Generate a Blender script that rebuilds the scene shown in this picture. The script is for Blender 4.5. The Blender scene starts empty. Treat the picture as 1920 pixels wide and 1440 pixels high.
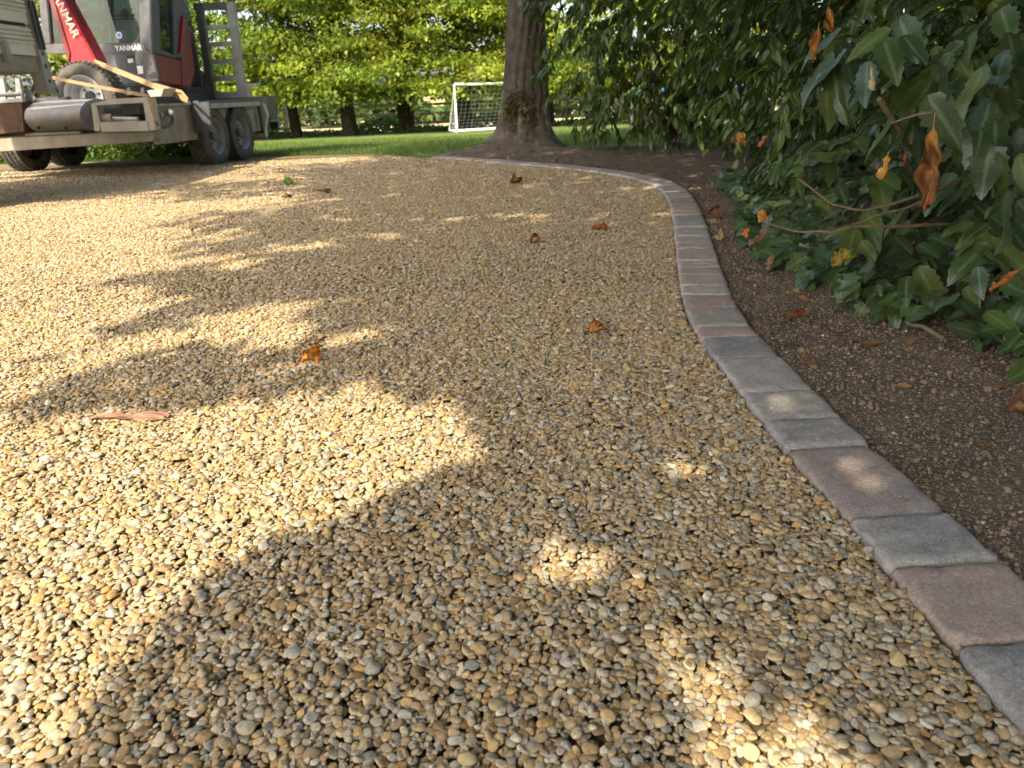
import bpy, bmesh, math, random
import numpy as np
from mathutils import Vector, Matrix, Euler

rng = np.random.default_rng(7)
random.seed(7)
S = bpy.context.scene
C = S.collection
R = math.radians

# ------------------------------------------------------------------ camera
F_PX = 1387.0                      # focal length in pixels of the 1920 px photograph
PITCH = math.atan(550 / F_PX)
ROLL = R(2.5)
H = 0.667
cam_d = bpy.data.cameras.new('camera')
cam = bpy.data.objects.new('camera', cam_d)
C.objects.link(cam)
cam_d.sensor_width = 36
cam_d.lens = 36 * F_PX / 1920
cam_d.clip_start = 0.02
cam_d.clip_end = 3000
cam_d.dof.use_dof = True
cam_d.dof.focus_distance = 1.35
cam_d.dof.aperture_fstop = 10.0
cam.matrix_world = (Matrix.Translation((0, 0, H)) @ Matrix.Rotation(math.pi / 2 - PITCH, 4, 'X')
                    @ Matrix.Rotation(-ROLL, 4, 'Z'))
S.camera = cam

# ------------------------------------------------------------------ light
SUN_EL = R(44)
SUN_AZ = math.atan2(0.83, 0.55)    # direction the light travels on the ground
TRAVEL = np.array([math.cos(SUN_AZ) * math.cos(SUN_EL), math.sin(SUN_AZ) * math.cos(SUN_EL), -math.sin(SUN_EL)])
TO_SUN = -TRAVEL
world = bpy.data.worlds.new('World')
S.world = world
world.use_nodes = True
wn = world.node_tree
bg = wn.nodes['Background']
sky = wn.nodes.new('ShaderNodeTexSky')
sky.sky_type = 'NISHITA'
sky.sun_disc = False
sky.sun_elevation = SUN_EL
sky.sun_rotation = math.atan2(TO_SUN[0], TO_SUN[1])
sky.air_density = 1.0
sky.dust_density = 4.0
wn.links.new(sky.outputs[0], bg.inputs['Color'])
bg.inputs['Strength'].default_value = 0.15
sun_d = bpy.data.lights.new('sun', 'SUN')
sun_d.energy = 2.9
sun_d.angle = R(0.53)
sun_d.color = (1.0, 0.87, 0.66)
sun = bpy.data.objects.new('sun', sun_d)
C.objects.link(sun)
sun.rotation_euler = Vector(TRAVEL).to_track_quat('-Z', 'Y').to_euler()
S.view_settings.view_transform = 'Standard'
S.view_settings.look = 'None'
S.view_settings.gamma = 1
S.view_settings.exposure = 1.8
S.render.engine = 'CYCLES'
S.cycles.max_bounces = 4
S.cycles.diffuse_bounces = 2
S.cycles.glossy_bounces = 2
S.cycles.transmission_bounces = 3
S.cycles.transparent_max_bounces = 8


# ------------------------------------------------------------------ pixel helpers
def ray(px, py):
    x = (px - 960) / F_PX
    y = (720 - py) / F_PX
    c, s = math.cos(ROLL), math.sin(ROLL)
    x, y = x * c + y * s, -x * s + y * c
    return np.array([x, math.cos(PITCH) + y * math.sin(PITCH), -math.sin(PITCH) + y * math.cos(PITCH)])


CAM = np.array([0, 0, H])


def G(px, py, z=0.0):
    d = ray(px, py)
    return CAM + d * ((z - H) / d[2])


def at(px, py, Y):
    d = ray(px, py)
    return CAM + d * (Y / d[1])


# ------------------------------------------------------------------ object helpers
def tag(o, label=None, cat=None, group=None, kind=None):
    if label: o['label'] = label
    if cat: o['category'] = cat
    if group: o['group'] = group
    if kind: o['kind'] = kind
    return o


def empty(name, loc=(0, 0, 0), rz=0.0):
    o = bpy.data.objects.new(name, None)
    o.empty_display_size = 0.1
    o.location = loc
    o.rotation_euler = (0, 0, rz)
    C.objects.link(o)
    return o


def link(name, me, parent=None, loc=None):
    o = bpy.data.objects.new(name, me)
    C.objects.link(o)
    if parent: o.parent = parent
    if loc is not None: o.location = loc
    return o


def mesh_of(name, verts, faces, m=None, smooth=False):
    me = bpy.data.meshes.new(name)
    me.from_pydata([tuple(v) for v in verts], [], [tuple(f) for f in faces])
    if m: me.materials.append(m)
    if smooth: me.polygons.foreach_set('use_smooth', [True] * len(me.polygons))
    me.update()
    return me


def np_mesh(name, V, Fq, m=None, smooth=False, tint=None, nper=None):
    """fast mesh from arrays; Fq (M,k)"""
    me = bpy.data.meshes.new(name)
    V = np.asarray(V, dtype=np.float32)
    Fq = np.asarray(Fq, dtype=np.int32)
    me.vertices.add(len(V))
    me.vertices.foreach_set('co', V.ravel())
    k = Fq.shape[1]
    me.loops.add(Fq.size)
    me.loops.foreach_set('vertex_index', Fq.ravel())
    me.polygons.add(len(Fq))
    me.polygons.foreach_set('loop_start', np.arange(0, Fq.size, k, dtype=np.int32))
    if smooth:
        me.polygons.foreach_set('use_smooth', np.ones(len(Fq), dtype=bool))
    if tint is not None:
        a = me.attributes.new('tint', 'FLOAT_COLOR', 'POINT')
        a.data.foreach_set('color', np.asarray(tint, dtype=np.float32).ravel())
    if m: me.materials.append(m)
    me.update(calc_edges=True)
    return me


class MB:
    """collects simple shapes into one mesh"""
    def __init__(self):
        self.v = []
        self.f = []

    def add(self, v, f):
        n = len(self.v)
        self.v += [tuple(p) for p in v]
        self.f += [tuple(i + n for i in q) for q in f]
        return self

    def box(self, a, b):
        x0, y0, z0 = a
        x1, y1, z1 = b
        return self.add([(x0, y0, z0), (x1, y0, z0), (x1, y1, z0), (x0, y1, z0), (x0, y0, z1), (x1, y0, z1), (x1, y1, z1), (x0, y1, z1)],
                        [(0, 3, 2, 1), (4, 5, 6, 7), (0, 1, 5, 4), (1, 2, 6, 5), (2, 3, 7, 6), (3, 0, 4, 7)])

    def prism(self, pts, ext):
        """polygon of 3D points extruded by vector ext"""
        n = len(pts)
        p = [np.array(q, float) for q in pts]
        q = [a + np.array(ext) for a in p]
        f = [tuple(range(n)), tuple(range(2 * n - 1, n - 1, -1))]
        f += [(i, (i + 1) % n, n + (i + 1) % n, n + i)[::-1] for i in range(n)]
        return self.add(p + q, f)

    def tube(self, pts, radii, sides=8, cap=True):
        pts = [Vector(p) for p in pts]
        if not hasattr(radii, '__len__'): radii = [radii] * len(pts)
        vs, fs = [], []
        prev = None
        for i, p in enumerate(pts):
            d = (pts[min(i + 1, len(pts) - 1)] - pts[max(i - 1, 0)])
            if d.length < 1e-9: d = Vector((0, 0, 1))
            d.normalize()
            if prev is None:
                a = d.orthogonal().normalized()
            else:
                a = (prev - d * prev.dot(d))
                a = a.normalized() if a.length > 1e-6 else d.orthogonal().normalized()
            prev = a
            b = d.cross(a)
            for k in range(sides):
                t = 2 * math.pi * k / sides
                vs.append(p + (a * math.cos(t) + b * math.sin(t)) * radii[i])
        for i in range(len(pts) - 1):
            for k in range(sides):
                k2 = (k + 1) % sides
                fs.append((i * sides + k, i * sides + k2, (i + 1) * sides + k2, (i + 1) * sides + k))
        if cap:
            fs.append(tuple(range(sides))[::-1])
            n = (len(pts) - 1) * sides
            fs.append(tuple(range(n, n + sides)))
        return self.add(vs, fs)

    def lathe(self, prof, seg=28, axis='v', center=(0, 0, 0)):
        """profile list of (radius, along-axis); axis 'u' = local x, 'v' = local y"""
        vs, fs = [], []
        n = len(prof)
        for k in range(seg):
            t = 2 * math.pi * k / seg
            for r, a in prof:
                c, s = r * math.cos(t), r * math.sin(t)
                p = (a, c, s) if axis == 'u' else (c, a, s)
                vs.append((p[0] + center[0], p[1] + center[1], p[2] + center[2]))
        for k in range(seg):
            k2 = (k + 1) % seg
            for i in range(n - 1):
                fs.append((k * n + i, k * n + i + 1, k2 * n + i + 1, k2 * n + i))
        return self.add(vs, fs)

    def build(self, name, m, parent=None, smooth=False, bevel=0.0):
        me = mesh_of(name, self.v, self.f, m)
        bm = bmesh.new()
        bm.from_mesh(me)
        bmesh.ops.recalc_face_normals(bm, faces=bm.faces)
        if bevel > 0:
            es = [e for e in bm.edges if len(e.link_faces) == 2 and e.calc_face_angle(0) > 0.5]
            bmesh.ops.bevel(bm, geom=es, offset=bevel, segments=2, affect='EDGES', clamp_overlap=True)
        bm.to_mesh(me)
        bm.free()
        if smooth:
            me.polygons.foreach_set('use_smooth', [True] * len(me.polygons))
            try: me.set_sharp_from_angle(angle=R(40))
            except Exception: pass
        return link(name, me, parent)


# ------------------------------------------------------------------ materials
def nodes_of(name):
    m = bpy.data.materials.new(name)
    m.use_nodes = True
    nt = m.node_tree
    return m, nt, nt.nodes['Principled BSDF']


def N(nt, t, **kw):
    n = nt.nodes.new(t)
    for k, v in kw.items():
        if k in ('inputs',):
            for a, b in v.items(): n.inputs[a].default_value = b
        else:
            setattr(n, k, v)
    return n


def mixc(nt, a, b, fac, blend='MIX'):
    n = nt.nodes.new('ShaderNodeMix')
    n.data_type = 'RGBA'
    n.blend_type = blend
    for s, v in ((n.inputs['Factor'], fac), (n.inputs['A'], a), (n.inputs['B'], b)):
        if isinstance(v, (int, float)): s.default_value = v
        elif isinstance(v, tuple): s.default_value = v if len(v) == 4 else (*v, 1)
        else: nt.links.new(v, s)
    return n.outputs['Result']


def ramp(nt, fac, stops):
    n = nt.nodes.new('ShaderNodeValToRGB')
    e = n.color_ramp.elements
    while len(e) > 1: e.remove(e[-1])
    for i, (p, c) in enumerate(stops):
        q = e[0] if i == 0 else e.new(p)
        q.position = p
        q.color = c if len(c) == 4 else (*c, 1)
    nt.links.new(fac, n.inputs[0])
    return n.outputs[0]


def noise_tex(nt, scale, detail=4, rough=0.55, co=None, dist=0.0):
    n = N(nt, 'ShaderNodeTexNoise')
    n.inputs['Scale'].default_value = scale
    n.inputs['Detail'].default_value = detail
    n.inputs['Roughness'].default_value = rough
    n.inputs['Distortion'].default_value = dist
    if co is not None: nt.links.new(co, n.inputs['Vector'])
    return n.outputs['Fac']


def bump(nt, h, strength, dist, prev=None):
    b = N(nt, 'ShaderNodeBump')
    b.inputs['Strength'].default_value = strength
    b.inputs['Distance'].default_value = dist
    nt.links.new(h, b.inputs['Height'])
    if prev is not None: nt.links.new(prev, b.inputs['Normal'])
    return b.outputs['Normal']


def objco(nt):
    return N(nt, 'ShaderNodeTexCoord').outputs['Object']


def simple_mat(name, a, b, scale=6, rough=0.6, metal=0.0, bmp=0.1, bdist=0.004, dirt=None, dirt_amt=0.5, spec=0.5):
    m, nt, p = nodes_of(name)
    co = objco(nt)
    f1 = noise_tex(nt, scale, 6, 0.6, co)
    col = ramp(nt, f1, [(0.3, a), (0.7, b)])
    if dirt:
        f2 = noise_tex(nt, scale * 0.55, 8, 0.7, co, 0.4)
        k = ramp(nt, f2, [(0.45, (0, 0, 0)), (0.75, (1, 1, 1))])
        mm = N(nt, 'ShaderNodeMath', operation='MULTIPLY')
        nt.links.new(k, mm.inputs[0])
        mm.inputs[1].default_value = dirt_amt
        col = mixc(nt, col, dirt, mm.outputs[0])
    nt.links.new(col, p.inputs['Base Color'])
    rr = ramp(nt, f1, [(0.2, (max(rough - .12, 0),) * 3), (0.8, (min(rough + .12, 1),) * 3)])
    nt.links.new(rr, p.inputs['Roughness'])
    p.inputs['Metallic'].default_value = metal
    p.inputs['Specular IOR Level'].default_value = spec
    if bmp:
        nt.links.new(bump(nt, noise_tex(nt, scale * 9, 5, 0.6, co), bmp, bdist), p.inputs['Normal'])
    return m


def stone_mat(name):
    m, nt, p = nodes_of(name)
    at_ = N(nt, 'ShaderNodeAttribute', attribute_type='INSTANCER', attribute_name='tint')
    co = objco(nt)
    oi = N(nt, 'ShaderNodeObjectInfo').outputs['Random']
    off = N(nt, 'ShaderNodeVectorMath', operation='ADD')
    nt.links.new(co, off.inputs[0])
    cmb = N(nt, 'ShaderNodeCombineXYZ')
    ml = N(nt, 'ShaderNodeMath', operation='MULTIPLY')
    nt.links.new(oi, ml.inputs[0])
    ml.inputs[1].default_value = 40
    nt.links.new(ml.outputs[0], cmb.inputs[0])
    nt.links.new(cmb.outputs[0], off.inputs[1])
    co = off.outputs[0]
    f1 = noise_tex(nt, 2.2, 5, 0.6, co, 0.3)
    f2 = noise_tex(nt, 14, 4, 0.65, co)
    c1 = mixc(nt, at_.outputs['Color'], ramp(nt, f1, [(0.3, (0.60, 0.56, 0.50)), (0.5, (1, 1, 1)), (0.72, (1.22, 1.2, 1.16))]), 1.0, 'MULTIPLY')
    c2 = mixc(nt, c1, ramp(nt, f2, [(0.28, (0.55, 0.5, 0.45)), (0.5, (1, 1, 1)), (0.75, (1.2, 1.2, 1.2))]), 0.55, 'MULTIPLY')
    nt.links.new(c2, p.inputs['Base Color'])
    p.inputs['Roughness'].default_value = 0.82
    p.inputs['Specular IOR Level'].default_value = 0.25
    nt.links.new(bump(nt, f2, 0.35, 0.12), p.inputs['Normal'])
    return m


def leaf_mat(name, rough=0.4, transl=0.25, specks=False, vein=(0.25, 0.32, 0.12), vein_amt=0.5, spec=0.4):
    m, nt, p = nodes_of(name)
    at_ = N(nt, 'ShaderNodeAttribute', attribute_type='GEOMETRY', attribute_name='tint')
    co = objco(nt)
    f1 = noise_tex(nt, 30, 5, 0.6, co)
    col = mixc(nt, at_.outputs['Color'], ramp(nt, f1, [(0.3, (0.7, 0.7, 0.68)), (0.7, (1.2, 1.18, 1.1))]), 1.0, 'MULTIPLY')
    vm = ramp(nt, at_.outputs['Alpha'], [(0.80, (0, 0, 0)), (0.97, (1, 1, 1))])
    mm = N(nt, 'ShaderNodeMath', operation='MULTIPLY')
    nt.links.new(vm, mm.inputs[0])
    mm.inputs[1].default_value = vein_amt
    col = mixc(nt, col, vein, mm.outputs[0])
    if specks:
        vo = N(nt, 'ShaderNodeTexVoronoi')
        vo.inputs['Scale'].default_value = 160
        nt.links.new(co, vo.inputs['Vector'])
        sp = ramp(nt, vo.outputs['Distance'], [(0.16, (1, 1, 1)), (0.26, (0, 0, 0))])
        sel = ramp(nt, noise_tex(nt, 45, 2, 0.5, co), [(0.47, (0, 0, 0)), (0.6, (1, 1, 1))])
        k = N(nt, 'ShaderNodeMath', operation='MULTIPLY')
        nt.links.new(sp, k.inputs[0])
        nt.links.new(sel, k.inputs[1])
        col = mixc(nt, col, (0.5, 0.5, 0.44), k.outputs[0])
    nt.links.new(col, p.inputs['Base Color'])
    p.inputs['Roughness'].default_value = rough
    p.inputs['Specular IOR Level'].default_value = spec
    nt.links.new(bump(nt, noise_tex(nt, 60, 4, 0.5, co), 0.25, 0.004), p.inputs['Normal'])
    if transl > 0:
        out = nt.nodes['Material Output']
        tr = N(nt, 'ShaderNodeBsdfTranslucent')
        br = mixc(nt, col, (1.6, 1.7, 0.8), 1.0, 'MULTIPLY')
        nt.links.new(br, tr.inputs['Color'])
        mx = N(nt, 'ShaderNodeMixShader')
        mx.inputs[0].default_value = transl
        nt.links.new(p.outputs[0], mx.inputs[1])
        nt.links.new(tr.outputs[0], mx.inputs[2])
        nt.links.new(mx.outputs[0], out.inputs['Surface'])
    return m


M = {}
M['stone'] = stone_mat('stone')
M['soil'] = simple_mat('soil', (0.105, 0.078, 0.053), (0.185, 0.142, 0.10), 9, 0.95, 0, 0.9, 0.02, spec=0.15)
M['bed'] = simple_mat('gravel_bed', (0.24, 0.17, 0.09), (0.42, 0.32, 0.19), 90, 0.95, 0, 1.0, 0.02, spec=0.1)
M['bark'] = simple_mat('bark', (0.09, 0.076, 0.062), (0.225, 0.19, 0.155), 14, 0.95, 0, 1.0, 0.03, dirt=(0.045, 0.05, 0.02), dirt_amt=0.5, spec=0.1)
M['bark_far'] = simple_mat('bark_dark', (0.035, 0.028, 0.02), (0.08, 0.062, 0.045), 8, 0.95, 0, 0.8, 0.02, spec=0.1)
M['twig'] = simple_mat('twig', (0.085, 0.062, 0.036), (0.19, 0.145, 0.085), 45, 0.8, 0, 0.4, 0.004, spec=0.2)
M['moss'] = simple_mat('moss', (0.05, 0.05, 0.012), (0.11, 0.10, 0.03), 40, 0.95, 0, 1.0, 0.02)
M['leaf_laurel'] = leaf_mat('leaf_laurel', 0.38, 0.25, spec=0.4)
M['leaf_mahonia'] = leaf_mat('leaf_mahonia', 0.30, 0.12, True, (0.16, 0.22, 0.10), 0.45, spec=0.5)
M['leaf_tree'] = leaf_mat('leaf_tree', 0.5, 0.42, vein_amt=0.0, spec=0.3)
M['leaf_dead'] = leaf_mat('leaf_dead', 0.7, 0.2, vein=(0.42, 0.24, 0.09), vein_amt=0.4, spec=0.2)
M['galv'] = simple_mat('galvanised_steel', (0.28, 0.29, 0.30), (0.46, 0.47, 0.47), 9, 0.45, 0.6, 0.1, dirt=(0.20, 0.17, 0.12), dirt_amt=0.5)
M['tan_steel'] = simple_mat('dusty_tan_steel', (0.24, 0.205, 0.15), (0.40, 0.345, 0.26), 7, 0.65, 0.0, 0.15, dirt=(0.20, 0.15, 0.09), dirt_amt=0.6)
M['board'] = simple_mat('cream_board', (0.42, 0.385, 0.32), (0.56, 0.52, 0.44), 5, 0.55, 0.1, 0.1, dirt=(0.26, 0.22, 0.16), dirt_amt=0.5)
M['cream'] = simple_mat('cream_rib', (0.74, 0.69, 0.57), (0.82, 0.78, 0.67), 5, 0.5, 0.0, 0.1, dirt=(0.5, 0.42, 0.3), dirt_amt=0.4)
M['dk_steel'] = simple_mat('dark_steel', (0.06, 0.062, 0.068), (0.12, 0.12, 0.125), 10, 0.5, 0.3, 0.1, dirt=(0.22, 0.18, 0.12), dirt_amt=0.35)
M['grey_steel'] = simple_mat('grey_paint', (0.055, 0.060, 0.072), (0.10, 0.106, 0.12), 8, 0.45, 0.1, 0.05, dirt=(0.25, 0.21, 0.15), dirt_amt=0.3)
M['bucket'] = simple_mat('worn_bucket_steel', (0.20, 0.195, 0.185), (0.34, 0.33, 0.31), 16, 0.6, 0.2, 0.25, dirt=(0.30, 0.23, 0.14), dirt_amt=0.8)
M['rust'] = simple_mat('rust', (0.06, 0.03, 0.018), (0.14, 0.075, 0.04), 12, 0.85, 0.1, 0.4)
M['red'] = simple_mat('red_paint', (0.36, 0.012, 0.022), (0.46, 0.022, 0.03), 4, 0.32, 0, 0.03, dirt=(0.30, 0.10, 0.07), dirt_amt=0.3)
M['maroon'] = simple_mat('maroon_paint', (0.14, 0.012, 0.018), (0.22, 0.022, 0.028), 4, 0.38, 0, 0.03, dirt=(0.2, 0.14, 0.1), dirt_amt=0.35)  # red with the cab side's shade painted in; tail lamp shares it
M['coral'] = simple_mat('coral_plastic', (0.5, 0.07, 0.04), (0.6, 0.10, 0.06), 6, 0.5)
M['rubber'] = simple_mat('rubber', (0.05, 0.047, 0.043), (0.10, 0.095, 0.085), 14, 0.85, 0, 0.3, dirt=(0.24, 0.20, 0.15), dirt_amt=0.6, spec=0.3)
M['rim'] = simple_mat('rim_paint', (0.58, 0.60, 0.63), (0.70, 0.72, 0.74), 6, 0.4, 0.2, 0.05, dirt=(0.4, 0.35, 0.28), dirt_amt=0.3)
M['rim_dirty'] = simple_mat('dirty_rim', (0.20, 0.19, 0.18), (0.34, 0.33, 0.32), 9, 0.5, 0.3, 0.1, dirt=(0.16, 0.12, 0.08), dirt_amt=0.7)
M['black'] = simple_mat('black_plastic', (0.012, 0.012, 0.013), (0.03, 0.03, 0.03), 12, 0.6)
M['white'] = simple_mat('white_paint', (0.72, 0.72, 0.70), (0.82, 0.82, 0.80), 6, 0.5)
M['blue'] = simple_mat('blue_plastic', (0.02, 0.25, 0.55), (0.04, 0.35, 0.65), 6, 0.45)
M['pink'] = simple_mat('pink_plastic', (0.6, 0.04, 0.16), (0.7, 0.06, 0.2), 6, 0.5)
M['strap'] = simple_mat('strap_webbing', (0.27, 0.17, 0.08), (0.40, 0.27, 0.14), 40, 0.8, 0, 0.3)
M['fence'] = simple_mat('weathered_wood', (0.22, 0.19, 0.15), (0.36, 0.32, 0.26), 10, 0.85, 0, 0.4)
M['seat'] = simple_mat('seat_fabric', (0.05, 0.06, 0.06), (0.09, 0.10, 0.10), 12, 0.8)
M['net'] = simple_mat('net_cord', (0.6, 0.6, 0.57), (0.7, 0.7, 0.66), 12, 0.8)


def glass_mat():
    m, nt, p = nodes_of('cab_glass')
    out = nt.nodes['Material Output']
    gl = N(nt, 'ShaderNodeBsdfGlossy')
    gl.inputs['Roughness'].default_value = 0.03
    gl.inputs['Color'].default_value = (0.9, 0.95, 0.95, 1)
    tr = N(nt, 'ShaderNodeBsdfTransparent')
    tr.inputs['Color'].default_value = (0.36, 0.46, 0.45, 1)
    fr = N(nt, 'ShaderNodeFresnel')
    fr.inputs['IOR'].default_value = 1.5
    df = N(nt, 'ShaderNodeBsdfDiffuse')
    df.inputs['Color'].default_value = (0.30, 0.36, 0.35, 1)
    mx = N(nt, 'ShaderNodeMixShader')
    nt.links.new(fr.outputs[0], mx.inputs[0])
    nt.links.new(tr.outputs[0], mx.inputs[1])
    nt.links.new(gl.outputs[0], mx.inputs[2])
    m2 = N(nt, 'ShaderNodeMixShader')
    m2.inputs[0].default_value = 0.04
    nt.links.new(mx.outputs[0], m2.inputs[1])
    nt.links.new(df.outputs[0], m2.inputs[2])
    nt.links.new(m2.outputs[0], out.inputs['Surface'])
    return m


M['glass'] = glass_mat()


def kerb_mat():
    m, nt, p = nodes_of('paver')
    at_ = N(nt, 'ShaderNodeAttribute', attribute_type='INSTANCER', attribute_name='tint')
    a2 = N(nt, 'ShaderNodeAttribute', attribute_type='INSTANCER', attribute_name='tint_b')
    geo = N(nt, 'ShaderNodeNewGeometry').outputs['Position']
    f1 = noise_tex(nt, 11, 5, 0.6, geo, 0.6)
    f2 = noise_tex(nt, 210, 6, 0.8, geo, 0.5)
    f3 = noise_tex(nt, 60, 8, 0.85, geo, 1.6)
    col = mixc(nt, at_.outputs['Color'], a2.outputs['Color'], ramp(nt, f1, [(0.40, (0, 0, 0)), (0.62, (1, 1, 1))]))
    col = mixc(nt, col, ramp(nt, f2, [(0.3, (0.5, 0.49, 0.48)), (0.5, (1, 1, 1)), (0.68, (1.55, 1.52, 1.48))]), 0.9, 'MULTIPLY')
    f4 = noise_tex(nt, 30, 6, 0.7, geo, 1.0)
    col = mixc(nt, col, ramp(nt, f4, [(0.3, (0.72, 0.72, 0.73)), (0.5, (1, 1, 1)), (0.7, (1.22, 1.2, 1.17))]), 1.0, 'MULTIPLY')
    scr = ramp(nt, f3, [(0.58, (0, 0, 0)), (0.72, (1, 1, 1))])
    k = N(nt, 'ShaderNodeMath', operation='MULTIPLY')
    nt.links.new(scr, k.inputs[0])
    k.inputs[1].default_value = 0.45
    col = mixc(nt, col, (0.40, 0.38, 0.34), k.outputs[0])
    nt.links.new(col, p.inputs['Base Color'])
    p.inputs['Roughness'].default_value = 0.85
    p.inputs['Specular IOR Level'].default_value = 0.3
    b1 = bump(nt, f2, 0.8, 0.003)
    nt.links.new(bump(nt, f3, 0.6, 0.005, b1), p.inputs['Normal'])
    return m


M['paver'] = kerb_mat()


def lawn_mat():
    m, nt, p = nodes_of('lawn_grass')
    co = objco(nt)
    f1 = noise_tex(nt, 0.5, 5, 0.6, co)
    f2 = noise_tex(nt, 40, 5, 0.7, co)
    col = ramp(nt, f1, [(0.35, (0.115, 0.165, 0.045)), (0.60, (0.155, 0.20, 0.055)), (0.8, (0.21, 0.215, 0.075))])
    col = mixc(nt, col, ramp(nt, f2, [(0.3, (0.6, 0.62, 0.55)), (0.7, (1.3, 1.3, 1.2))]), 1.0, 'MULTIPLY')
    nt.links.new(col, p.inputs['Base Color'])
    p.inputs['Roughness'].default_value = 0.9
    p.inputs['Specular IOR Level'].default_value = 0.1
    nt.links.new(bump(nt, f2, 1.0, 0.05), p.inputs['Normal'])
    return m


M['lawn'] = lawn_mat()
M['meadow'] = simple_mat('dry_meadow', (0.34, 0.27, 0.12), (0.46, 0.38, 0.18), 0.6, 0.95, 0, 1.0, 0.05, spec=0.1)
M['blade'] = leaf_mat('grass_blade', 0.6, 0.3, vein_amt=0, spec=0.2)
#PART2


# ------------------------------------------------------------------ terrain
def sm(a, b, x):
    t = np.clip((x - a) / (b - a), 0, 1)
    return t * t * (3 - 2 * t)


def gz(x, y):
    """height of the land: level drive, lawn falling gently away"""
    return -0.027 * np.clip(np.asarray(y, float) - 9.8, 0, 60) - 0.012


def polyline(pts, step):
    pts = np.array(pts, float)
    P = np.vstack([2 * pts[0] - pts[1], pts, 2 * pts[-1] - pts[-2]])
    out = []
    for i in range(1, len(P) - 2):
        p0, p1, p2, p3 = P[i - 1:i + 3]
        for t in np.linspace(0, 1, 24, endpoint=False):
            out.append(0.5 * (2 * p1 + (p2 - p0) * t + (2 * p0 - 5 * p1 + 4 * p2 - p3) * t * t + (3 * p1 - p0 - 3 * p2 + p3) * t ** 3))
    out.append(P[-2])
    out = np.array(out)
    s = np.r_[0, np.cumsum(np.linalg.norm(np.diff(out, axis=0), axis=1))]
    n = int(s[-1] / step) + 1
    q = np.linspace(0, s[-1], n)
    return np.c_[np.interp(q, s, out[:, 0]), np.interp(q, s, out[:, 1])], q


# left (gravel side) edge of the block edging, near to far
KERB_Z = 0.014
kerb_px = [(1798, 1206), (1671, 1055), (1591, 963), (1476, 836), (1434, 785), (1394, 733), (1345, 669), (1317, 631), (1301, 610),
           (1286, 575), (1275, 520), (1268, 460), (1262, 410), (1252, 372), (1234, 350), (1205, 337), (1160, 327), (1090, 317), (1010, 309), (940, 303.5), (860, 297), (790, 293)]
kl = [G(px, py, KERB_Z)[:2] for px, py in kerb_px]
kl = [np.array(kl[0]) - (np.array(kl[1]) - np.array(kl[0])) * k for k in (9, 6, 3.5, 1.7)] + kl
kl[0] = kl[0] + np.array([0.10, 0]); kl[1] = kl[1] + np.array([0.04, 0])
KL, KS = polyline(kl, 0.01)
for _ in range(60):
    KL[1:-1] = 0.25 * KL[:-2] + 0.5 * KL[1:-1] + 0.25 * KL[2:]
KT = np.gradient(KL, axis=0)
KT /= np.linalg.norm(KT, axis=1)[:, None]
KN = np.c_[KT[:, 1], -KT[:, 0]]            # points away from the gravel, into the bed


def kpt(s, t):
    x = np.interp(s, KS, KL[:, 0]); y = np.interp(s, KS, KL[:, 1])
    nx = np.interp(s, KS, KN[:, 0]); ny = np.interp(s, KS, KN[:, 1])
    l = np.sqrt(nx * nx + ny * ny)
    return np.array([x + nx / l * t, y + ny / l * t])


def kerb_side(P):
    """signed distance to the edging's gravel side (positive = in the bed) and path position"""
    P = np.asarray(P, float)
    sub = KL[::4]; sn = KN[::4]; ss = KS[::4]
    d = np.empty(len(P)); s = np.empty(len(P))
    for a in range(0, len(P), 20000):
        q = P[a:a + 20000]
        D = ((q[:, None, :] - sub[None]) ** 2).sum(-1)
        i = D.argmin(1)
        v = q - sub[i]
        d[a:a + 20000] = (v * sn[i]).sum(1)
        s[a:a + 20000] = ss[i]
    return d, s


# --- big ground sheet to the horizon
def grid_mesh(name, xs, ys, zf, m, smooth=True):
    X, Y = np.meshgrid(xs, ys)
    Z = zf(X, Y)
    V = np.c_[X.ravel(), Y.ravel(), Z.ravel()]
    nx = len(xs)
    i, j = np.meshgrid(np.arange(nx - 1), np.arange(len(ys) - 1))
    a = (j * nx + i).ravel()
    return np_mesh(name, V, np.c_[a, a + 1, a + nx + 1, a + nx], m, smooth)


def spread(a, b, near, n):
    t = np.linspace(-1, 1, n)
    return np.sort(np.where(t < 0, near - (near - a) * np.abs(t) ** 2.4, near + (b - near) * t ** 2.4))


ground = link('ground', grid_mesh('ground', spread(-700, 700, 0, 60), spread(-500, 900, 12, 70), lambda X, Y: gz(X, Y) - 0.05, M['meadow']))
tag(ground, kind='structure')
lawn_edge = [(-16, 12.6), (-8, 11.2), (-3.3, 10.25), (-1.65, 9.85), (-0.9, 9.45), (0.3, 9.9), (1.2, 9.9), (3, 9.6), (6, 9.2), (16, 8)]
le = np.array(lawn_edge)


def lawn_y(x): return np.interp(x, le[:, 0], le[:, 1])


xs = np.linspace(-16, 16, 65)
ts = np.linspace(0, 1, 24)
X = np.repeat(xs[None], len(ts), 0)
Y = lawn_y(X) - 0.5 + ts[:, None] * (27.0 - lawn_y(X))
Z = gz(X, Y) - 0.010 + 0.010 * np.clip(ts[:, None] * 12, 0, 1)
nx = len(xs)
ii, jj = np.meshgrid(np.arange(nx - 1), np.arange(len(ts) - 1))
a = (jj * nx + ii).ravel()
lawn = link('lawn', np_mesh('lawn', np.c_[X.ravel(), Y.ravel(), Z.ravel()], np.c_[a, a + 1, a + nx + 1, a + nx], M['lawn'], True))
tag(lawn, kind='structure')

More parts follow.
